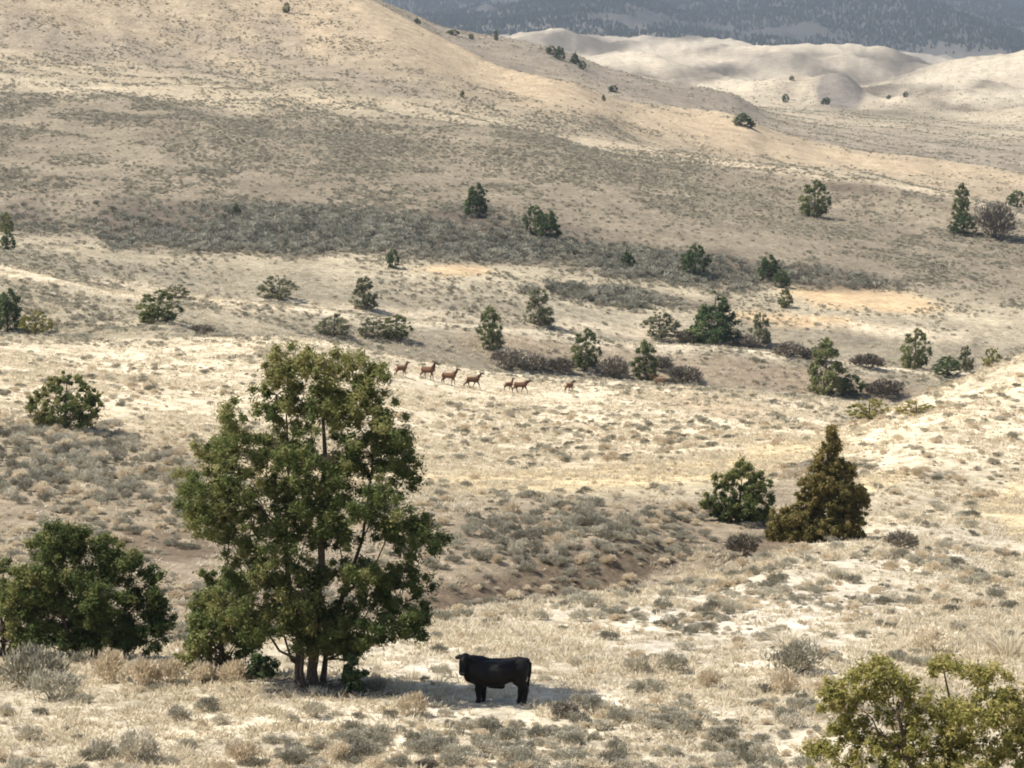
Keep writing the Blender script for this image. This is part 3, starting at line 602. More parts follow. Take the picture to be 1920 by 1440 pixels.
TREES = [  # u, base v, height px, width px, form, distance range, label
    (16, 470, 34, 34, 'dark', (380, 480), 'small round dark juniper at the left edge, lower of two'),
    (12, 438, 40, 36, 'ragged', (400, 520), 'ragged green juniper at the left edge, upper of two'),
    (443, 407, 24, 20, 'dark', (430, 560), 'tiny dark round juniper above the dense sagebrush belt at left'),
    (892, 408, 66, 58, 'dark2', (430, 600), 'dark ragged juniper standing highest in the dense sagebrush belt'),
    (1002, 440, 54, 50, 'dark', (430, 600), 'dark juniper, left half of the pair in the sagebrush belt'),
    (1030, 450, 56, 52, 'dark2', (430, 600), 'dark juniper, right half of the pair in the sagebrush belt'),
    (737, 503, 36, 30, 'dark', (390, 520), 'small dark round juniper left of the short orange clearing'),
    (1177, 504, 42, 32, 'cone', (390, 540), 'small pointed juniper below the big hill, left of the round dark one'),
    (1305, 521, 62, 60, 'dark', (390, 540), 'round very dark juniper among grey sagebrush right of centre'),
    (1440, 528, 52, 54, 'dark2', (390, 540), 'spreading dark juniper left of the orange clearing'),
    (1466, 540, 34, 38, 'dark', (390, 540), 'low dark juniper tucked right under the spreading dark one'),
    (1473, 577, 38, 30, 'green', (390, 470), 'small green juniper at the left tip of the orange clearing'),
    (1527, 408, 70, 66, 'green', (480, 640), 'lone rounded green juniper high on the big hill at right'),
    (1802, 412, 68, 44, 'ragged', (480, 640), 'narrow upright green juniper near the right crest'),
    (1806, 440, 42, 62, 'dark', (470, 640), 'low dark juniper at the foot of the narrow upright one'),
    (1908, 374, 32, 44, 'dark', (520, 800), 'dark juniper cut by the right edge on the crest'),
    (14, 622, 84, 70, 'dark2', (270, 400), 'dark juniper cut by the left edge behind the bright crest'),
    (66, 626, 48, 56, 'yellow', (270, 400), 'sparse olive bush right of the dark left edge juniper'),
    (297, 606, 62, 92, 'green', (280, 400), 'wide green juniper in the small hollow at left'),
    (330, 560, 30, 50, 'pale2', (340, 440), 'thin pale bush behind the wide green juniper'),
    (520, 562, 50, 70, 'pale2', (330, 440), 'pale low juniper on the bright bench above the tall tree'),
    (683, 582, 68, 66, 'pale', (330, 440), 'pale grey green juniper upright on the bench right of centre left'),
    (625, 630, 46, 64, 'pale2', (286, 400), 'round dull bush behind the mound above the tall juniper top'),
    (700, 634, 42, 60, 'pale2', (286, 400), 'grey green bush, left of two merged ones behind the mound'),
    (742, 636, 46, 66, 'green', (286, 400), 'grey green bush, right of two merged ones behind the mound'),
    (920, 658, 84, 62, 'ragged', (300, 400), 'upright ragged green juniper behind the running elk'),
    (1010, 612, 78, 74, 'pale', (340, 440), 'thin pale juniper behind the ragged green one'),
    (1098, 692, 76, 62, 'green', (305, 400), 'bright green juniper behind the elk mound, above the last dark elk'),
    (1210, 716, 78, 68, 'ragged', (308, 400), 'yellowish green juniper on the mound crest beside the pale elk'),
    (1240, 634, 54, 66, 'pale2', (340, 440), 'pale olive bush left of the big dark pyramid juniper'),
    (1340, 644, 102, 112, 'cone', (340, 440), 'big dark pyramid shaped juniper, largest beyond the mound'),
    (1426, 648, 66, 56, 'pale', (340, 440), 'thin pale juniper right of the big dark pyramid one'),
    (1548, 742, 108, 92, 'ragged', (300, 400), 'irregular open juniper with layered limbs at the end of the mound'),
    (1596, 742, 40, 62, 'dark', (300, 400), 'low dark juniper at the right foot of the layered one'),
    (1716, 692, 76, 64, 'green', (330, 450), 'pointed green juniper behind the bright spur at right'),
    (1775, 704, 36, 62, 'dark', (330, 450), 'low dark juniper just above the bright spur'),
    (1810, 698, 54, 40, 'pale', (345, 450), 'slim pale juniper above the low dark one by the spur'),
    (1860, 696, 48, 36, 'yellow', (330, 450), 'slim yellow green juniper peeking over the bright spur'),
    (1630, 788, 44, 76, 'yellow', (200, 300), 'yellow green low bush at the tip of the bright spur'),
    (1718, 780, 30, 66, 'yellow', (190, 230), 'flat yellow green bush on the slope of the bright spur'),
    (1392, 236, 24, 36, 'dark', (850, 1000), 'dark juniper clump on the golden ridge'),
    (1408, 240, 18, 22, 'dark2', (850, 1000), 'small dark juniper at the right end of the golden ridge clump'),
    (1034, 102, 16, 24, 'dark', (1100, 1300), 'dark juniper on the far ridge, leftmost of the cluster'),
    (1050, 112, 26, 26, 'dark2', (1100, 1300), 'dark juniper on the far ridge, tallest of the cluster'),
    (1078, 120, 26, 20, 'cone', (1100, 1300), 'dark pointed juniper on the far ridge, right in the cluster'),
    (1092, 130, 16, 18, 'dark', (1100, 1300), 'low dark juniper on the far ridge, rightmost of the cluster'),
    (930, 76, 20, 12, 'ragged', (1150, 1300), 'lone slim juniper sticking up from the far dark ridge'),
    (884, 74, 10, 12, 'dark', (1150, 1300), 'tiny juniper left of the lone slim one on the far ridge'),
    (850, 66, 10, 30, 'dark', (1150, 1300), 'low dark juniper patch on the upper far ridge'),
    (782, 46, 12, 14, 'dark', (1010, 1300), 'tiny dark juniper high on the golden ridge line'),
    (537, 24, 20, 16, 'green', (800, 1050), 'tiny green juniper near the top edge on the left hill'),
    (1150, 172, 12, 22, 'dark', (1020, 1250), 'dark juniper on the shaded slope behind the golden ridge'),
    (1132, 190, 12, 9, 'dark', (850, 1000), 'tiny dark juniper on the golden ridge crest, left of the clump'),
    (867, 182, 12, 10, 'dark', (720, 900), 'tiny dark juniper at the base of the golden slope'),
    (1473, 192, 16, 16, 'dark', (1600, 1900), 'tiny dark juniper at the foot of the far pale knoll'),
    (1548, 196, 14, 24, 'dark2', (1600, 1900), 'dark juniper at the foot of the far dark knoll'),
    (1484, 150, 8, 12, 'dark', (1600, 2000), 'tiny juniper on top of the far pale knoll'),
    (1698, 182, 10, 12, 'dark', (1500, 2200), 'tiny dark juniper on the far plain right of the knoll'),
    (1667, 186, 8, 10, 'dark', (1500, 2200), 'tiny dark juniper nearer the far dark knoll on the plain'),
]
for i, (u, v, hp, wp, key, (d0, d1), label) in enumerate(TREES):
    q = spot(u, v, d0, d1); s = hp * PX(q[1]); w = wp * PX(q[1])
    tm, cm = FORMS[key]
    e = bpy.data.objects.new('juniper_tree' if 'bush' not in label else 'green_bush', None); COL.objects.link(e)
    e.location = q; e.rotation_euler = (0, 0, (i * 2.399) % 6.28 if i % 3 else 0)
    e.scale = (w * 1.0, w * 1.0, s)
    e['label'] = label; e['category'] = 'tree' if 'bush' not in label else 'bush'; e['group'] = 'junipers scattered over the far slopes'
    obj('trunk', tm, e); obj('crown', cm, e)

# ------------------------------------------------------------------ shrubs
def sage_mesh(seed, n_cl, n_lf, size, mat, tint0=0.5, up=0.5, name='sagebrush', droop=0.5):
    """low rounded clump of upright sprays, unit width, with woody stems; one continuous plant"""
    g = np.random.default_rng(seed)
    ang = g.random(n_cl) * 6.28; r = np.sqrt(g.random(n_cl)) * 0.40
    C = np.stack([r * np.cos(ang), r * np.sin(ang), up * (0.10 + 0.86 * np.sqrt(np.clip(1 - (r / 0.47) ** 2, 0, 1)) * (0.10 + 0.95 * g.random(n_cl) ** 0.6))], -1)
    C[:, 2] *= 0.85
    rad = 0.10 + 0.07 * g.random(n_cl)
    K = n_cl; d = unit(g.normal(size=(K, n_lf, 3)) * np.array([1, 1, 0.9]) + np.array([0, 0, 0.25]))
    pos = (C[:, None, :] + d * rad[:, None, None] * (0.35 + 0.75 * g.random((K, n_lf)))[..., None]).reshape(-1, 3)
    dirs = unit(pos - np.array([0, 0, -0.25]) + g.normal(size=pos.shape) * 0.28)
    side = unit(np.cross(dirs, g.normal(size=pos.shape)))
    L = size * (0.7 + 0.7 * g.random(len(pos)))[:, None]; w = L * 0.34
    v = np.stack([pos - side * w * 0.6, pos + side * w * 0.6, pos + dirs * L], 1).reshape(-1, 3)
    v[:, 2] = np.maximum(v[:, 2], 0.0)
    f = np.arange(len(v)).reshape(-1, 3)
    t = np.repeat(np.clip(np.repeat(tint0 + g.normal(size=K) * 0.10, n_lf) + g.normal(size=K * n_lf) * 0.10, 0, 1), 3)
    sv, sf = [], []
    for k in range(min(n_cl, 9)):
        b = np.array([g.normal() * 0.03, g.normal() * 0.03, -0.06]); e = C[k]; s = unit(np.cross(e - b, [0.3, 0.5, 0.2])) * 0.012
        s2 = unit(np.cross(e - b, s)) * 0.012
        o = len(v) + len(sv) * 1
        for a in (s, s2):
            base = len(v) + len(sv)
            sv += [b - a * 1.6, b + a * 1.6, e]; sf += [[base, base + 1, base + 2]]
    v = np.concatenate([v, np.array(sv)]); f = np.concatenate([f, np.array(sf)]); t = np.concatenate([t, np.zeros(len(sv))])
    return mesh_np(name, v, f, mat, False, {'tint': ('FLOAT', t)})

def grass_mesh(seed, n, h, spread, mat, lean=0.45, w=0.012, tint0=0.5, name='dry_grass'):
    g = np.random.default_rng(seed)
    a = g.random(n) * 6.28; r = np.sqrt(g.random(n)) * spread
    b = np.stack([r * np.cos(a), r * np.sin(a), np.zeros(n) - 0.02], -1)
    d = unit(np.stack([np.cos(a) * lean * g.random(n), np.sin(a) * lean * g.random(n), np.ones(n)], -1) + g.normal(size=(n, 3)) * 0.16)
    L = h * (0.5 + 0.7 * g.random(n))[:, None]
    s = unit(np.cross(d, g.normal(size=(n, 3)))) * w
    m = b + d * L * 0.55; tip = b + d * L + np.stack([np.cos(a), np.sin(a), -0.5 * np.ones(n)], -1) * L * 0.22 * g.random(n)[:, None]
    v = np.stack([b - s, b + s, m + s * 0.8, tip, m - s * 0.8], 1).reshape(-1, 3)
    k = np.arange(n)[:, None] * 5
    f = np.concatenate([k + np.array([[0, 1, 2]]), k + np.array([[0, 2, 4]]), k + np.array([[4, 2, 3]])])
    t = np.repeat(np.clip(tint0 + g.normal(size=n) * 0.2, 0, 1), 5)
    return mesh_np(name, v, f, mat, False, {'tint': ('FLOAT', t)})

SAGE = [sage_mesh(300 + k, 46, 24, 0.075, M['sage'], 0.30 + 0.08 * (k % 5), 0.42 + 0.05 * (k % 4)) for k in range(8)]
SAGE_DARK = [sage_mesh(340 + k, 24, 8, 0.13, M['sage_dark'], 0.35 + 0.1 * k, 0.5 + 0.04 * k) for k in range(4)]
SAGE_LO = [sage_mesh(330 + k, 22, 8, 0.14, M['sage'], 0.26 + 0.08 * (k % 5), 0.42 + 0.05 * (k % 4)) for k in range(6)]
RABBIT = [sage_mesh(350 + k, 46, 28, 0.085, M['rabbit'], 0.45 + 0.08 * k, 0.62, 'rabbitbrush') for k in range(4)]
TWIG = [sage_mesh(370 + k, 56, 30, 0.09, M['twig'], 0.30 + 0.1 * k, 0.70, 'bare_shrub') for k in range(4)]
BUNCH = [grass_mesh(380 + k, 130, 0.62, 0.16, M['straw'], 0.7, 0.010, 0.35, 'bunchgrass') for k in range(3)]
GRASS = [grass_mesh(390 + k, 24, 0.17, 0.17, M['straw'], 1.5, 0.012, 0.35 + 0.08 * k) for k in range(5)]

# density of the sagebrush, plants per square metre
DENS = np.interp(SG + 0.3 * (BRK - 0.5), [0, 6, 6.3, 8.8, 9.5, 10, 11, 13, 13.2, 14.7, 15, 15.3, 16.5, 17, 17.5, 18.3, 19.5, 20.5, 21, 22, 23, 23.2, 25, 26, 28],
                 [2.8, 2.6, 2.0, 1.8, .3, .10, .40, .36, 1.1, 1.1, .3, .9, .9, .35, .8, 1.4, 1.4, 1.2, .5, .5, .18, .16, .16, .06, .012])
DENS *= 0.08 + 2.1 * sm(0.34, 0.68, fbm(XG / 11, YG / 15, 61, 4)) * sm(0.25, 0.5, fbm(XG / 3, YG / 4, 64, 3))
def dens(b, z, mult): 
    global DENS
    k = blob(*b) * z; DENS = DENS * (1 - k) + k * mult * (0.45 + 1.1 * sm(0.35, 0.65, BRK))
for b, d in [((650, 425, 300, 36, 3), 1.5), ((430, 430, 360, 46, 2), 1.5), ((900, 445, 280, 48, 4), 1.5), ((1250, 500, 190, 38, 5), 1.5), ((1540, 522, 140, 26, 6), 1.5), ((1620, 500, 80, 16, 8), .3), ((1170, 560, 150, 22, 6), 1.3), ((1560, 582, 90, 12, 5), 1.0),
             ((560, 262, 230, 42, 4), 1.4), ((1150, 310, 300, 34, 4), 1.2), ((1390, 385, 150, 40, 8), 1.3), ((1600, 352, 60, 10, 4), .5), ((250, 400, 250, 30, 3), .35), ((1200, 440, 400, 30, 5), .2)]:
    dens(b, zone(345, 900), d)
for b in [(1330, 692, 330, 26, 7), (980, 655, 130, 26, 8)]: dens(b, zone(320, 368), .5)
for b, d in [((120, 860, 240, 76, 8), 2.4), ((120, 960, 240, 60, 6), 2.2), ((1050, 965, 270, 32, 0), .8), ((950, 1040, 170, 70, 0), 2.0), ((1200, 1010, 170, 50, -8), 2.0), ((1680, 930, 110, 40, 10), .7), ((600, 690, 260, 22, 3), .22), ((1100, 800, 190, 40, 0), .35), ((1390, 800, 90, 18, 25), .5), ((480, 640, 400, 10, 2), .4)]:
    dens(b, zone(100, 330), d)
for b, d in [((1690, 1090, 250, 34, 4), .95), ((1880, 1120, 120, 36, 0), 1.0), ((870, 1165, 100, 18, -6), 1.1), ((1050, 1140, 120, 14, -10), .9), ((1600, 1020, 200, 18, 2), .5), ((60, 1262, 130, 22, 0), 1.1), ((1250, 1250, 200, 16, 0), .7), ((1080, 1345, 60, 16, 0), 1.3), ((1620, 1190, 200, 22, 0), .8)]:
    dens(b, zone(60, 150), d)
for b in [(1150, 893, 330, 20, -3), (1480, 852, 110, 24, -8), (1900, 955, 70, 40, 8), (1335, 1078, 45, 12, -12)]: dens(b, zone(100, 200), .03)
for b in [(930, 735, 290, 22, 4)]: dens(b, zone(200, 320), .04)
for b in [(1630, 562, 130, 14, 6), (860, 507, 70, 7, 2)]: dens(b, zone(395, 480), .0)
for b in [(1810, 800, 190, 85, -22)]: dens(b, zone(160, 230), .22)
for b in [(1050, 175, 170, 26, 14), (1330, 240, 190, 20, 10), (1600, 300, 300, 14, 7), (800, 75, 260, 40, 27)]: dens(b, zone(700, 1030), .015)
dens((575, 1290, 110, 14, 0), zone(60, 80), .05)

BELT = np.zeros_like(YG)
for b in [(430, 430, 380, 42, 2), (650, 425, 300, 34, 3), (900, 445, 280, 46, 4), (1250, 500, 200, 34, 5), (1540, 522, 140, 22, 6), (120, 880, 220, 70, 8), (1130, 555, 150, 20, 6), (1000, 1010, 260, 60, -6)]:
    BELT = np.maximum(BELT, blob(*b) * zone(110, 760))
def ground_val(A, P):
    j = np.clip(np.searchsorted(tc_, P[:, 0] / P[:, 1]), 0, nc - 1); i = np.clip(np.searchsorted(Dr, P[:, 1]), 0, nr - 1); return A[i, j]
def scatter(g, density, dmin, dmax, margin=130, jitter=True):
    """world-space points with the given plants-per-m2, only where the place can be seen"""
    cw = np.gradient(tc_)[None, :] * YG; rh = np.gradient(Dr)[:, None]
    lam = density * cw * rh * VIS * (YG >= dmin) * (YG < dmax) * (UG > -margin) * (UG < 1920 + margin) * (VG < 1560) * (VG > -60)
    n = g.poisson(lam)
    i, j = np.nonzero(n); rep = n[i, j]; i = np.repeat(i, rep); j = np.repeat(j, rep)
    i = np.clip(i, 1, nr - 2); j = np.clip(j, 1, nc - 2)
    l = ld[i] + (g.random(len(i)) - 0.5) * (ld[i + 1] - ld[i - 1]) / 2
    t = tc_[j] + (g.random(len(i)) - 0.5) * (tc_[j + 1] - tc_[j - 1]) / 2
    y = np.exp(l); x = t * y
    return np.stack([x, y, ground(x, y)], -1)

def stuff(name, P, scl, rot, vid, meshes, label, category):
    """one object that nobody could count: its plants are instanced on a cloud of points"""
    me = bpy.data.meshes.new(name); me.vertices.add(len(P)); me.vertices.foreach_set('co', np.asarray(P, np.float32).ravel())
    a = me.attributes.new('scl', 'FLOAT_VECTOR', 'POINT'); a.data.foreach_set('vector', np.asarray(scl, np.float32).ravel())
    a = me.attributes.new('rot', 'FLOAT_VECTOR', 'POINT'); a.data.foreach_set('vector', np.asarray(rot, np.float32).ravel())
    a = me.attributes.new('vid', 'INT', 'POINT'); a.data.foreach_set('value', np.asarray(vid, np.int32))
    o = obj(name, me, kind='stuff', label=label, category=category)
    src = bpy.data.collections.new(name + '_forms')
    for k, m in enumerate(meshes): src.objects.link(bpy.data.objects.new('%s_form_%02d' % (name, k), m))
    ng = bpy.data.node_groups.new(name + '_scatter', 'GeometryNodeTree')
    ng.interface.new_socket('Geometry', in_out='INPUT', socket_type='NodeSocketGeometry')
    ng.interface.new_socket('Geometry', in_out='OUTPUT', socket_type='NodeSocketGeometry')
    N = ng.nodes; L = ng.links
    gi = N.new('NodeGroupInput'); go = N.new('NodeGroupOutput'); ip = N.new('GeometryNodeInstanceOnPoints')
    ci = N.new('GeometryNodeCollectionInfo'); ci.inputs['Collection'].default_value = src
    ci.inputs['Separate Children'].default_value = True; ci.inputs['Reset Children'].default_value = True
    def na(n, t):
        q = N.new('GeometryNodeInputNamedAttribute'); q.data_type = t; q.inputs['Name'].default_value = n; return q.outputs['Attribute']
    e2r = N.new('FunctionNodeEulerToRotation')
    L.new(gi.outputs[0], ip.inputs['Points']); L.new(ci.outputs[0], ip.inputs['Instance'])
    ip.inputs['Pick Instance'].default_value = True
    L.new(na('vid', 'INT'), ip.inputs['Instance Index']); L.new(na('rot', 'FLOAT_VECTOR'), e2r.inputs[0])
    L.new(e2r.outputs[0], ip.inputs['Rotation']); L.new(na('scl', 'FLOAT_VECTOR'), ip.inputs['Scale'])
    L.new(ip.outputs[0], go.inputs[0])
    mod = o.modifiers.new('scatter', 'NODES'); mod.node_group = ng
    return o

def rots(g, n, tilt=0.12): return np.stack([g.normal(size=n) * tilt, g.normal(size=n) * tilt, g.random(n) * 6.28], -1)

g = np.random.default_rng(77)
# shrubs that stand out in the photograph: u, v of the foot, width px, height px, kind, label
SHRUBS = [
    (60, 1290, 150, 84, 'sage', 'big grey sagebrush at the left edge before the bushy juniper'),
    (100, 1312, 110, 60, 'sage', 'grey sagebrush low in front of the big left edge one'),
    (210, 1278, 90, 62, 'rabbit', 'pale straw rabbitbrush under the bushy juniper, leftmost of the row'),
    (262, 1288, 80, 60, 'rabbit', 'pale rabbitbrush under the bushy juniper, middle of the row'),
    (318, 1284, 70, 52, 'rabbit', 'pale rabbitbrush under the gap between the junipers'),
    (380, 1282, 66, 46, 'rabbit', 'pale rabbitbrush in front of the small bright juniper'),
    (440, 1280, 62, 44, 'rabbit', 'pale rabbitbrush left of the tall juniper trunks'),
    (262, 1428, 86, 58, 'sage', 'lavender grey sagebrush near the bottom left edge'),
    (190, 1425, 60, 40, 'sage', 'dull sagebrush left of the lavender grey one'),
    (455, 1432, 80, 46, 'rabbit', 'tan shrub near the bottom edge left of centre'),
    (775, 1342, 62, 46, 'rabbit', 'pale fluffy rabbitbrush in front of the cow head'),
    (630, 1428, 60, 40, 'rabbit', 'pale rabbitbrush near the bottom centre'),
    (800, 1442, 50, 20, 'twig', 'dark bare shrub at the bottom edge centre'),
    (1060, 1345, 60, 34, 'twig', 'dark shrub behind the cow, nearer one'),
    (1110, 1340, 56, 36, 'sage', 'dark sagebrush behind the cow, farther one'),
    (1490, 1262, 120, 60, 'sage', 'large dark sagebrush mound left of the near juniper top'),
    (1470, 1300, 60, 46, 'rabbit', 'golden rabbitbrush in front of the large dark sagebrush'),
    (1330, 1290, 60, 34, 'rabbit', 'pale rabbitbrush on the open slope right of the cow'),
    (1195, 1262, 60, 36, 'sage', 'dark sagebrush on the slope right of the cow, upper left'),
    (1262, 1262, 66, 36, 'sage', 'dark sagebrush on the slope right of the cow, upper right'),
    (1225, 1296, 60, 26, 'sage', 'low sagebrush below the two dark ones right of the cow'),
    (1480, 1215, 80, 36, 'bunch', 'golden dry grass mound above the large dark sagebrush'),
    (1890, 1228, 90, 56, 'bunch', 'bright golden grass clump near the right edge'),
    (1745, 1225, 80, 54, 'rabbit', 'pinkish tan rabbitbrush behind the near juniper top'),
    (1690, 1030, 70, 40, 'twig', 'grey bare shrub right of the conical juniper'),
    (1865, 448, 84, 78, 'twig', 'grey leafless bush beside the junipers near the right crest'),
    (955, 690, 70, 46, 'twig', 'dark bare brush in the hollow behind the elk'),
    (1000, 694, 62, 36, 'twig', 'dark bare brush in the hollow right of the ragged juniper'),
    (1050, 698, 60, 32, 'twig', 'dark bare brush left of the bright green juniper'),
    (1150, 708, 66, 44, 'twig', 'pale leafless brush between the two green junipers on the mound'),
    (1282, 716, 70, 36, 'twig', 'leafless brush right of the yellowish juniper on the crest'),
    (1480, 668, 70, 30, 'twig', 'dark brush behind the second bench, left'),
    (1535, 676, 70, 30, 'twig', 'dark brush behind the second bench, middle'),
    (1625, 690, 70, 30, 'twig', 'dark brush behind the second bench, right'),
    (1400, 652, 60, 28, 'twig', 'dark brush at the right foot of the big pyramid juniper'),
    (1290, 642, 50, 28, 'twig', 'dark brush at the left foot of the big pyramid juniper'),
    (1660, 742, 80, 34, 'twig', 'dark brush in the draw left of the bright spur'),
    (1390, 1042, 70, 44, 'twig', 'dark brush in the gully left of the conical juniper'),
    (380, 626, 50, 22, 'twig', 'dark shrub in the small hollow right of the wide juniper'),
    (1240, 690, 60, 26, 'twig', 'dark brush on the second bench slope'),
]
KMESH = {'sage': SAGE, 'rabbit': RABBIT, 'twig': TWIG, 'bunch': BUNCH}
KNAME = {'sage': 'sagebrush', 'rabbit': 'rabbitbrush', 'twig': 'bare_shrub', 'bunch': 'bunchgrass'}
for i, (u, v, wp, hp, kind, label) in enumerate(SHRUBS):
    q = spot(u, v, 58, 900) if v > 760 else (spot(u, v, 470, 700) if v < 500 else spot(u, v, 286, 420))
    s = PX(q[1]); hh = {'sage': 0.5, 'rabbit': 0.62, 'twig': 0.78, 'bunch': 0.6}[kind]
    o = obj(KNAME[kind], KMESH[kind][i % len(KMESH[kind])], loc=q, label=label, category='grass' if kind == 'bunch' else 'shrub', group='shrubs that stand out')
    o.rotation_euler = (0, 0, i * 1.7); ww = wp * s * (1.0 if kind != 'bunch' else 1.6); o.scale = (ww, ww, hp * s / hh)

P = scatter(g, DENS, 45, 2300)
W = (0.22 + 0.75 * g.random(len(P)) ** 2.4) * np.interp(P[:, 1], [60, 150, 400, 700, 1200], [0.95, 1.1, 1.3, 1.3, 1.6])
belt = ground_val(BELT, P)
W = W * (1 + belt * np.where(P[:, 1] > 300, 0.9, 0.25))
uu, vv = project(P[:, 0], P[:, 1], P[:, 2])
# keep plants off the cow, the big trunks and the elk
keep = ~((np.abs(uu - 930) < 85) & (np.abs(vv - 1318) < 16) & (P[:, 1] < 80)) & ~((np.abs(uu - 560) < 60) & (np.abs(vv - 1296) < 12) & (P[:, 1] < 80))
P, W, uu, vv, belt = P[keep], W[keep], uu[keep], vv[keep], belt[keep]
show = W / P[:, 1] * ((uu > 5) & (uu < 1915) & (vv < 1436) & (vv > 30))
show *= ~((uu > 1520) & (vv > 1280)) * ~((uu < 820) & (vv < 1250) & (vv > 1000))
top = np.argsort(-show)[:250]
mask = np.zeros(len(P), bool); mask[top] = True
def sage_label(u, v, w):
    size = 'wide' if w > 0.78 else ('small' if w < 0.5 else 'middling')
    if v > 1385: pl = 'along the bottom edge below the tall juniper' if u < 640 else ('along the bottom edge below the cow' if u < 1130 else 'along the bottom edge left of the near juniper top')
    elif v > 1322: pl = 'in the grass just below the tall juniper' if u < 640 else ('in the grass just nearer than the cow' if u < 1130 else 'left of the near juniper top, lower than the cow')
    elif v > 1235: pl = 'level with the tall juniper trunks' if u < 850 else ('on the slope close to the right of the cow' if u < 1300 else 'above the near juniper top')
    elif v > 1140: pl = 'behind the tall juniper' if u < 850 else ('on the slope between the cow and the brown gully bank' if u < 1200 else ('in the middle of the pale right slope' if u < 1560 else 'near the right edge in the middle of the pale slope'))
    elif v > 1060: pl = 'at the gully rim' if u < 1300 else ('on the pale slope below the conical juniper' if u < 1600 else 'in the dense grey patch near the right edge')
    elif u > 1450: pl = 'right of the conical juniper'
    elif v > 985: pl = 'behind the tall juniper on the dark slope' if u < 850 else ('low on the brown bank near the tall juniper' if u < 1030 else ('low in the middle of the brown bank' if u < 1200 else 'low on the brown bank near the rounded juniper'))
    elif v > 900: pl = ('on the dark left slope above the bushy juniper' if u < 200 else 'on the dark left slope left of the tall juniper') if u < 850 else ('high on the brown bank near the tall juniper' if u < 1030 else ('high in the middle of the brown bank' if u < 1200 else 'high on the brown bank near the rounded juniper'))
    else: pl = ('high on the dark left slope, hard by the left edge' if u < 90 else ('high on the dark left slope below the lone open juniper' if u < 210 else 'high on the dark left slope, right part')) if u < 400 else 'beyond the golden grass flat'
    return '%s grey green sagebrush %s' % (size, pl), '%s sagebrush %s' % (size, pl)
for k in top:
    lb, gp = sage_label(uu[k], vv[k], W[k])
    o = obj('sagebrush', SAGE[int(k) % 8], loc=P[k], label=lb, category='shrub', group=gp)
    o.rotation_euler = (0, 0, float(g.random() * 6.28)); s = float(W[k]); o.scale = (s, s * 0.9, s * float(0.6 + 0.4 * g.random()))
rest = ~mask
Pr, Wr = P[rest], W[rest]
nearm = Pr[:, 1] < 240
vid = np.where(nearm, g.integers(0, 8, len(Pr)), 8 + g.integers(0, 6, len(Pr)))
pale = nearm & (g.random(len(Pr)) < 0.30 - 0.2 * belt[rest]); dk = ~nearm & (g.random(len(Pr)) < 0.75 * belt[rest]); vid = np.where(dk, 18 + g.integers(0, 4, len(Pr)), vid)
vid = np.where(pale, 14 + g.integers(0, 4, len(Pr)), vid)
scl = np.stack([Wr * 1.1, Wr * 0.95, Wr * (0.55 + 0.4 * g.random(len(Pr)) + 0.35 * belt[rest])], -1)
stuff('sagebrush_cover', Pr, scl, rots(g, len(Pr), 0.1), vid, SAGE + SAGE_LO + RABBIT + SAGE_DARK, 'grey green sagebrush dotted all over the dry hills', 'sagebrush')
# dry grass
gd = np.exp(np.interp(ld, np.log([40, 90, 160, 260, 340, 420]), np.log([7.0, 6.0, 2.6, 0.9, 0.5, 0.2])))[:, None] * (0.25 + 1.5 * sm(0.3, 0.7, fbm(XG / 5, YG / 7, 71, 4)))
brown = np.zeros_like(YG)
for b in [(1000, 1095, 240, 42, -12), (900, 1130, 140, 40, -5), (270, 1010, 190, 40, 5), (120, 900, 250, 100, 8), (950, 1020, 170, 80, 0), (1190, 1000, 190, 55, -8)]: brown = np.maximum(brown, blob(*b) * zone(98, 230))
white = np.zeros_like(YG)
for b in [(1500, 1120, 230, 28, 4), (1320, 1165, 260, 22, 5), (1230, 1215, 120, 16, 0), (1140, 1320, 70, 14, 0)]: white = np.maximum(white, blob(*b) * near)
gd = gd * (1 - 0.9 * brown) * (1 - 0.75 * white)
Pg = scatter(g, gd, 48, 420, margin=60)
Wg = (0.7 + 0.8 * g.random(len(Pg))) * np.interp(Pg[:, 1], [60, 150, 400], [0.9, 1.15, 2.0])
stuff('dry_grass', Pg, np.stack([Wg * 1.2, Wg * 1.2, Wg], -1), rots(g, len(Pg), 0.15), g.integers(0, 5, len(Pg)), GRASS, 'straw coloured dry grass over the near and middle ground', 'grass')
print('sage', len(P), 'grass', len(Pg))
# pale stones lying about
def stone(seed):
    gg = np.random.default_rng(seed)
    import bmesh
    bm = bmesh.new(); bmesh.ops.create_icosphere(bm, subdivisions=1, radius=0.5)
    for v_ in bm.verts: v_.co *= 0.8 + 0.4 * gg.random(); v_.co.z *= 0.55
    me = bpy.data.meshes.new('stone'); bm.to_mesh(me); bm.free(); me.materials.append(M['stone']); return me
sm_, snt, sp_ = nodemat('pale_stone'); sp_.inputs['Base Color'].default_value = (0.55, 0.50, 0.42, 1); M['stone'] = sm_
nn = snt.nodes.new('ShaderNodeTexNoise'); nn.inputs['Scale'].default_value = 6
rr = snt.nodes.new('ShaderNodeValToRGB'); rr.color_ramp.elements[0].color = (0.36, 0.31, 0.25, 1); rr.color_ramp.elements[1].color = (0.68, 0.63, 0.54, 1)
snt.links.new(nn.outputs[0], rr.inputs[0]); snt.links.new(rr.outputs[0], sp_.inputs['Base Color'])
Ps = scatter(g, 0.10 * np.ones_like(YG), 50, 170, margin=30); Ws = 0.05 + 0.22 * g.random(len(Ps)) ** 3
stuff('pale_stones', Ps, np.stack([Ws, Ws, Ws], -1), rots(g, len(Ps), 0.3), g.integers(0, 3, len(Ps)), [stone(k) for k in range(3)], 'small pale stones lying in the dry grass', 'stones')
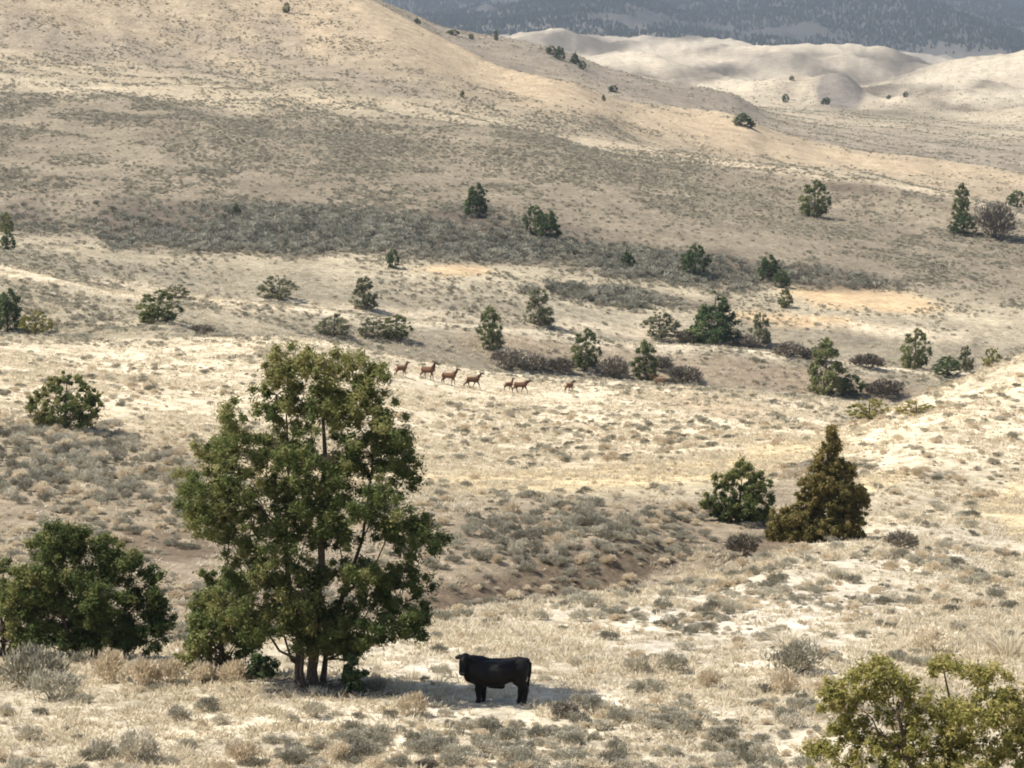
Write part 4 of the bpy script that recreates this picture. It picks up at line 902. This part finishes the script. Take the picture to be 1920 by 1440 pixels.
# conifer woods on the far mountain slope
def conifer(seed):
    gg = np.random.default_rng(seed); V = []; Fc = []
    for k in range(4):
        z0 = 0.12 + 0.2 * k; r = 0.24 * (1 - 0.2 * k) ; b = len(V)
        for s in range(6): a = s * 1.047 + k; V.append((r * math.cos(a) * (0.8 + 0.4 * gg.random()), r * math.sin(a) * (0.8 + 0.4 * gg.random()), z0 + 0.05 * gg.random()))
        V.append((0, 0, z0 + 0.34)); 
        for s in range(6): Fc.append([b + s, b + (s + 1) % 6, b + 6])
    return mesh_np('conifer', V, Fc, M['forest'], False, {'tint': ('FLOAT', np.full(len(V), 0.5))})
fd = 0.016 * sm(0.36, 0.52, fbm(XG / 260, YG / 420, 81, 5) + 0.10 * sm(4200, 5200, YG)) * sm(3600, 4300, YG + 600 * (fbm(XG / 200, YG / 300, 83, 3) - 0.5))
Pf = scatter(g, fd, 3500, 7400, margin=60)
Wf = 4.5 + 4.5 * g.random(len(Pf))
print('forest', len(Pf))
stuff('far_forest', Pf, np.stack([Wf * 1.5, Wf * 1.5, Wf], -1), rots(g, len(Pf), 0.02), g.integers(0, 3, len(Pf)), [conifer(k) for k in range(3)], 'dark conifer woods covering the far blue mountain slope', 'forest')

# ------------------------------------------------------------------ animals: one continuous skin grown over a posed skeleton
def skin_body(name, caps, voxel, iters, mat):
    """caps: (p0, r0, p1, r1, lateral squash) tapered limbs and masses, fused into one surface"""
    V = []; Fc = []
    S, Rn = 14, 6
    for (p0, r0, p1, r1) in caps:
        p0 = np.array(p0, float); p1 = np.array(p1, float); d = p1 - p0; L = np.linalg.norm(d); d = d / L
        a = unit(np.cross(d, [0.2, 0.97, 0.1])); b = np.cross(d, a); base = len(V)
        rings = []
        for k in range(Rn): th = -math.pi / 2 + (k + 0.5) / Rn * math.pi / 2; rings.append((p0 + d * r0 * math.sin(th), r0 * math.cos(th)))
        for k in range(Rn): th = (k + 0.5) / Rn * math.pi / 2; rings.append((p1 + d * r1 * math.sin(th), r1 * math.cos(th)))
        for c, r in rings:
            for s in range(S):
                t = s / S * 2 * math.pi; V.append(c + r * (math.cos(t) * a + math.sin(t) * b))
        for k in range(len(rings) - 1):
            for s in range(S):
                s2 = (s + 1) % S; Fc.append([base + k * S + s, base + k * S + s2, base + (k + 1) * S + s2, base + (k + 1) * S + s])
        Fc.append([base + s for s in range(S)][::-1]); e = base + (len(rings) - 1) * S; Fc.append([e + s for s in range(S)])
    me = bpy.data.meshes.new(name); me.from_pydata([tuple(v) for v in V], [], Fc); me.update()
    o = bpy.data.objects.new('tmp', me); COL.objects.link(o)
    rm = o.modifiers.new('r', 'REMESH'); rm.mode = 'VOXEL'; rm.voxel_size = voxel; rm.use_smooth_shade = True
    s_ = o.modifiers.new('s', 'SMOOTH'); s_.factor = 0.5; s_.iterations = iters
    dg = bpy.context.evaluated_depsgraph_get(); dg.update()
    out = bpy.data.meshes.new_from_object(o.evaluated_get(dg)); out.name = name
    bpy.data.objects.remove(o); bpy.data.meshes.remove(me)
    out.materials.clear(); out.materials.append(mat)
    out.polygons.foreach_set('use_smooth', np.full(len(out.polygons), True))
    return out

def chain(*pts):
    return [(pts[k][:3], pts[k][3], pts[k + 1][:3], pts[k + 1][3]) for k in range(len(pts) - 1)]

def hide_mat():
    m, nt, p = nodemat('black_hide'); L = nt.links
    n = nt.nodes.new('ShaderNodeTexNoise'); n.inputs['Scale'].default_value = 7; n.inputs['Detail'].default_value = 6
    tc = nt.nodes.new('ShaderNodeTexCoord'); L.new(tc.outputs['Object'], n.inputs[0])
    r = nt.nodes.new('ShaderNodeValToRGB'); r.color_ramp.elements[0].color = (0.0032, 0.0028, 0.0027, 1); r.color_ramp.elements[1].color = (0.009, 0.0072, 0.006, 1)
    L.new(n.outputs[0], r.inputs[0]); L.new(r.outputs[0], p.inputs['Base Color'])
    b = nt.nodes.new('ShaderNodeBump'); b.inputs['Strength'].default_value = 0.3; b.inputs['Distance'].default_value = 0.02
    n2 = nt.nodes.new('ShaderNodeTexNoise'); n2.inputs['Scale'].default_value = 40; L.new(tc.outputs['Object'], n2.inputs[0])
    L.new(n2.outputs[0], b.inputs['Height']); L.new(b.outputs[0], p.inputs['Normal'])
    p.inputs['Roughness'].default_value = 0.55; p.inputs['Specular IOR Level'].default_value = 0.12
    return m
M['hide'] = hide_mat()
caps = []
for sy in (-0.13, 0.13):                                  # two offset torso chains give a slab-sided body
    caps += chain((-0.68, sy * 0.8, 1.06, 0.25), (-0.42, sy, 0.98, 0.32), (-0.05, sy * 1.25, 0.89, 0.38), (0.30, sy * 1.1, 0.88, 0.39), (0.58, sy * 0.8, 0.94, 0.35))
caps += chain((-0.80, 0.04, 1.20, 0.14), (-0.60, 0.03, 1.24, 0.13), (-0.25, 0.03, 1.18, 0.13), (0.2, 0, 1.15, 0.14), (0.50, 0, 1.20, 0.16), (0.70, 0.02, 1.22, 0.17))
for sy in (-0.2, 0.2): caps += chain((-0.46, sy, 1.22, 0.085), (-0.74, sy * 0.6, 1.16, 0.10))     # flat topline
caps += chain((-0.82, -0.08, 1.20, 0.12), (-0.80, 0.0, 0.90, 0.16))
caps += chain((0.15, 0, 0.60, 0.20), (-0.12, 0, 0.50, 0.10))                                                   # belly fold
caps += chain((0.52, 0, 0.72, 0.26), (0.70, 0.02, 0.78, 0.23), (0.84, 0.10, 0.95, 0.17))                       # brisket
caps += chain((0.52, 0, 1.06, 0.32), (0.74, 0.05, 1.12, 0.27), (0.90, 0.13, 1.23, 0.18))                       # neck
caps += chain((0.74, 0.02, 0.95, 0.22), (0.90, 0.18, 1.06, 0.14))
caps += chain((0.92, 0.24, 1.02, 0.11), (0.78, 0.08, 0.78, 0.20))                                              # dewlap
caps += chain((0.91, 0.16, 1.31, 0.155), (0.94, 0.27, 1.20, 0.15), (0.965, 0.42, 1.01, 0.105), (0.97, 0.45, 0.95, 0.105))      # head, turned to the camera
caps += chain((0.98, 0.12, 1.34, 0.055), (1.08, 0.11, 1.34, 0.08), (1.18, 0.12, 1.31, 0.05))                  # far ear
caps += chain((0.82, 0.24, 1.32, 0.05), (0.73, 0.30, 1.31, 0.07), (0.65, 0.36, 1.27, 0.04))                    # near ear
for sy, dx in ((0.17, -0.07), (-0.17, 0.10)):
    caps += chain((-0.64, sy * 0.9, 0.98, 0.27), (-0.64, sy, 0.74, 0.22), (-0.70 + dx * 0.6, sy, 0.54, 0.135), (-0.76 + dx, sy, 0.44, 0.10), (-0.73 + dx, sy, 0.18, 0.072), (-0.72 + dx, sy, 0.07, 0.08), (-0.69 + dx, sy, 0.03, 0.07))
for sy, dx in ((0.15, 0.05), (-0.15, -0.06)):
    caps += chain((0.50, sy, 0.84, 0.25), (0.48, sy * 1.05, 0.60, 0.17), (0.49 + dx, sy, 0.40, 0.105), (0.48 + dx, sy, 0.16, 0.070), (0.49 + dx, sy, 0.07, 0.078), (0.52 + dx, sy, 0.03, 0.07))
cow = bpy.data.objects.new('cow', None); COL.objects.link(cow)
q = at(933, 1320, 70.0); q[2] = ground(q[0], q[1]) + 0.0
cow.location = q; cow.rotation_euler = (0, 0, math.pi - R(6)); cow['label'] = 'black cow standing on dry grass with its head turned to the camera'; cow['category'] = 'cow'
obj('body', skin_body('body', caps, 0.022, 5, M['hide']), cow)
tv, tf = tubes([[(-0.88, 0, 1.27, 0.035), (-0.955, 0, 1.17, 0.034), (-0.95, 0.02, 0.9, 0.032), (-0.905, 0.05, 0.70, 0.036), (-0.875, 0.07, 0.55, 0.055), (-0.865, 0.08, 0.38, 0.015)]], 8)
obj('tail', mesh_np('tail', tv, tf, M['hide'], True), cow)
em, ent, ep = nodemat('cow_eye'); ep.inputs['Base Color'].default_value = (0.006, 0.004, 0.003, 1); ep.inputs['Roughness'].default_value = 0.15; ep.inputs['Specular IOR Level'].default_value = 0.5
enx = ent.nodes.new('ShaderNodeTexNoise'); enx.inputs['Scale'].default_value = 20
erp = ent.nodes.new('ShaderNodeValToRGB'); erp.color_ramp.elements[0].color = (0.004, 0.003, 0.002, 1); erp.color_ramp.elements[1].color = (0.012, 0.008, 0.005, 1)
ent.links.new(enx.outputs[0], erp.inputs[0]); ent.links.new(erp.outputs[0], ep.inputs[0])
import bmesh
def ball(name, r, mat):
    bm = bmesh.new(); bmesh.ops.create_uvsphere(bm, u_segments=10, v_segments=7, radius=r); me = bpy.data.meshes.new(name); bm.to_mesh(me); bm.free()
    me.polygons.foreach_set('use_smooth', np.full(len(me.polygons), True)); me.materials.append(mat); return me
eye = ball('eye', 0.022, em)
obj('eye', eye, cow, (1.065, 0.30, 1.20)); obj('eye', eye, cow, (0.83, 0.34, 1.20))
mm, mnt, mp_ = nodemat('muzzle_skin'); mp_.inputs['Base Color'].default_value = (0.035, 0.034, 0.036, 1); mp_.inputs['Roughness'].default_value = 0.35; mp_.inputs['Specular IOR Level'].default_value = 0.4
mn = mnt.nodes.new('ShaderNodeTexNoise'); mn.inputs['Scale'].default_value = 30
mr = mnt.nodes.new('ShaderNodeValToRGB'); mr.color_ramp.elements[0].color = (0.02, 0.02, 0.021, 1); mr.color_ramp.elements[1].color = (0.06, 0.058, 0.06, 1)
mnt.links.new(mn.outputs[0], mr.inputs[0]); mnt.links.new(mr.outputs[0], mp_.inputs[0])
mz = obj('muzzle', ball('muzzle', 0.085, mm), cow, (0.97, 0.49, 0.945)); mz.scale = (1.05, 0.75, 0.72)

def elk_mat():
    m, nt, p = nodemat('elk_coat'); L = nt.links
    a = nt.nodes.new('ShaderNodeAttribute'); a.attribute_name = 'tint'
    r = nt.nodes.new('ShaderNodeValToRGB'); e = r.color_ramp.elements
    e[0].position = 0; e[0].color = (0.024, 0.012, 0.008, 1); e[1].position = 1; e[1].color = (0.50, 0.38, 0.26, 1); k = e.new(0.55); k.color = (0.15, 0.082, 0.046, 1)
    n = nt.nodes.new('ShaderNodeTexNoise'); n.inputs['Scale'].default_value = 9
    ad = nt.nodes.new('ShaderNodeMath'); ad.operation = 'MULTIPLY_ADD'; ad.inputs[1].default_value = 0.25
    L.new(n.outputs[0], ad.inputs[0]); L.new(a.outputs['Fac'], ad.inputs[2])
    L.new(ad.outputs[0], r.inputs[0]); L.new(r.outputs[0], p.inputs['Base Color']); return m
M['elk'] = elk_mat()
def elk_mesh(stride, neck=0.0, tint=0.30):
    c = []
    for sy in (-0.08, 0.08):
        c += chain((-0.60, sy, 1.08, 0.26), (-0.25, sy, 1.03, 0.29), (0.25, sy, 1.02, 0.32), (0.50, sy, 1.07, 0.28))
    c += chain((0.50, 0, 1.15, 0.25), (0.74 + neck * 0.1, 0, 1.42 - neck * 0.1, 0.17), (0.86 + neck * 0.3, 0, 1.70 - neck * 0.35, 0.115))
    hx, hz = 0.88 + neck * 0.3, 1.76 - neck * 0.35
    c += chain((hx - 0.02, 0, hz, 0.105), (hx + 0.16, 0, hz - 0.03, 0.09), (hx + 0.38, 0, hz - 0.10, 0.055))
    for sy in (-1, 1): c += chain((hx - 0.06, 0.07 * sy, hz + 0.08, 0.03), (hx - 0.12, 0.17 * sy, hz + 0.20, 0.035), (hx - 0.13, 0.21 * sy, hz + 0.25, 0.018))
    c += chain((-0.80, 0, 1.22, 0.06), (-0.86, 0, 1.10, 0.035))
    for k, sy in enumerate((-0.12, 0.12)):
        d = stride * (1 if k else -1)
        c += chain((-0.58, sy, 1.02, 0.22), (-0.50 + d * 0.3, sy, 0.80, 0.14), (-0.70 + d * 0.7, sy, 0.56, 0.065), (-0.66 + d, sy, 0.14 + 0.12 * abs(d) * (k == 0), 0.042), (-0.62 + d, sy, 0.03 + 0.15 * abs(d) * (k == 0), 0.05))
        d = -d
        c += chain((0.46, sy, 0.95, 0.17), (0.44 + d * 0.35, sy, 0.70, 0.10), (0.46 + d * 0.8, sy, 0.44, 0.055), (0.45 + d, sy, 0.12, 0.040), (0.48 + d, sy, 0.03, 0.05))
    me = skin_body('body', c, 0.035, 3, M['elk'])
    co = np.empty(len(me.vertices) * 3, np.float32); me.vertices.foreach_get('co', co); co = co.reshape(-1, 3)
    t = np.full(len(co), tint)
    t = np.where((co[:, 0] > 0.55) & (co[:, 2] > 1.15), tint - 0.26, t)                    # dark neck and head
    t = np.where(co[:, 2] < 0.78, tint - 0.14, t)                                          # darker legs
    t = np.where((co[:, 0] < -0.70) & (co[:, 2] > 0.86), 0.78, t)                          # pale rump
    a = me.attributes.new('tint', 'FLOAT', 'POINT'); a.data.foreach_set('value', t.astype(np.float32)); return me
EM = [elk_mesh(0.06, 0.05, 0.34), elk_mesh(0.26, -0.1, 0.24), elk_mesh(-0.16, 0.12, 0.32), elk_mesh(0.36, 0.25, 0.22), elk_mesh(0.12, -0.15, 0.36), elk_mesh(-0.34, 0.7, 0.24), elk_mesh(0.30, 0.55, 0.30), elk_mesh(0.05, 0.3, 0.52)]
ELK = [(752, 706, 0, 32, 0.95, 'brown elk standing farthest left in the line, facing right'), (803, 712, 1, -34, 1.15, 'large dark elk second from the left with its head held high'),
       (842, 722, 2, -10, 1.1, 'brown elk third from the left, trotting'), (886, 729, 3, 14, 1.08, 'dark brown elk fourth from the left in long stride'),
       (953, 734, 4, 38, 0.85, 'smaller elk just behind and left of the overlapping pair leader'), (976, 738, 5, -12, 1.05, 'dark elk in front of the overlapping pair, head low'),
       (1066, 737, 6, 48, 0.92, 'reddish elk ahead of the others, nearly alone on the mound'), (1236, 726, 7, 205, 1.0, 'pale elk at the far right on the mound crest')]
for (u, v, k, rz, s, label) in ELK:
    q = spot(u, v, 225, 322)
    o = obj('elk', EM[k], loc=q, label=label, category='elk', group='elk crossing the mound')
    o.rotation_euler = (0, 0, R(rz)); o.scale = (s * 0.92, s * 0.92, s * 0.92)

# ------------------------------------------------------------------ air
def haze():
    m = bpy.data.materials.new('haze_air'); m.use_nodes = True; nt = m.node_tree
    nt.nodes.remove(nt.nodes['Principled BSDF'])
    v = nt.nodes.new('ShaderNodeVolumePrincipled'); v.inputs['Color'].default_value = (0.72, 0.82, 0.97, 1); v.inputs['Density'].default_value = 0.00006
    v.inputs['Anisotropy'].default_value = 0.2
    nt.links.new(v.outputs[0], nt.nodes['Material Output'].inputs['Volume'])
    x0, x1, y0, y1, z0, z1 = -14000, 14000, -60, 9800, float(ZG.min()) - 4, float(ZG.max()) + 30
    V = [(x0, y0, z0), (x1, y0, z0), (x1, y1, z0), (x0, y1, z0), (x0, y0, z1), (x1, y0, z1), (x1, y1, z1), (x0, y1, z1)]
    Fc = [(0, 3, 2, 1), (4, 5, 6, 7), (0, 1, 5, 4), (1, 2, 6, 5), (2, 3, 7, 6), (3, 0, 4, 7)]
    me = mesh_np('haze', V, Fc, m)
    obj('haze', me, kind='stuff', label='thin blue haze filling the valley air', category='haze')
haze()
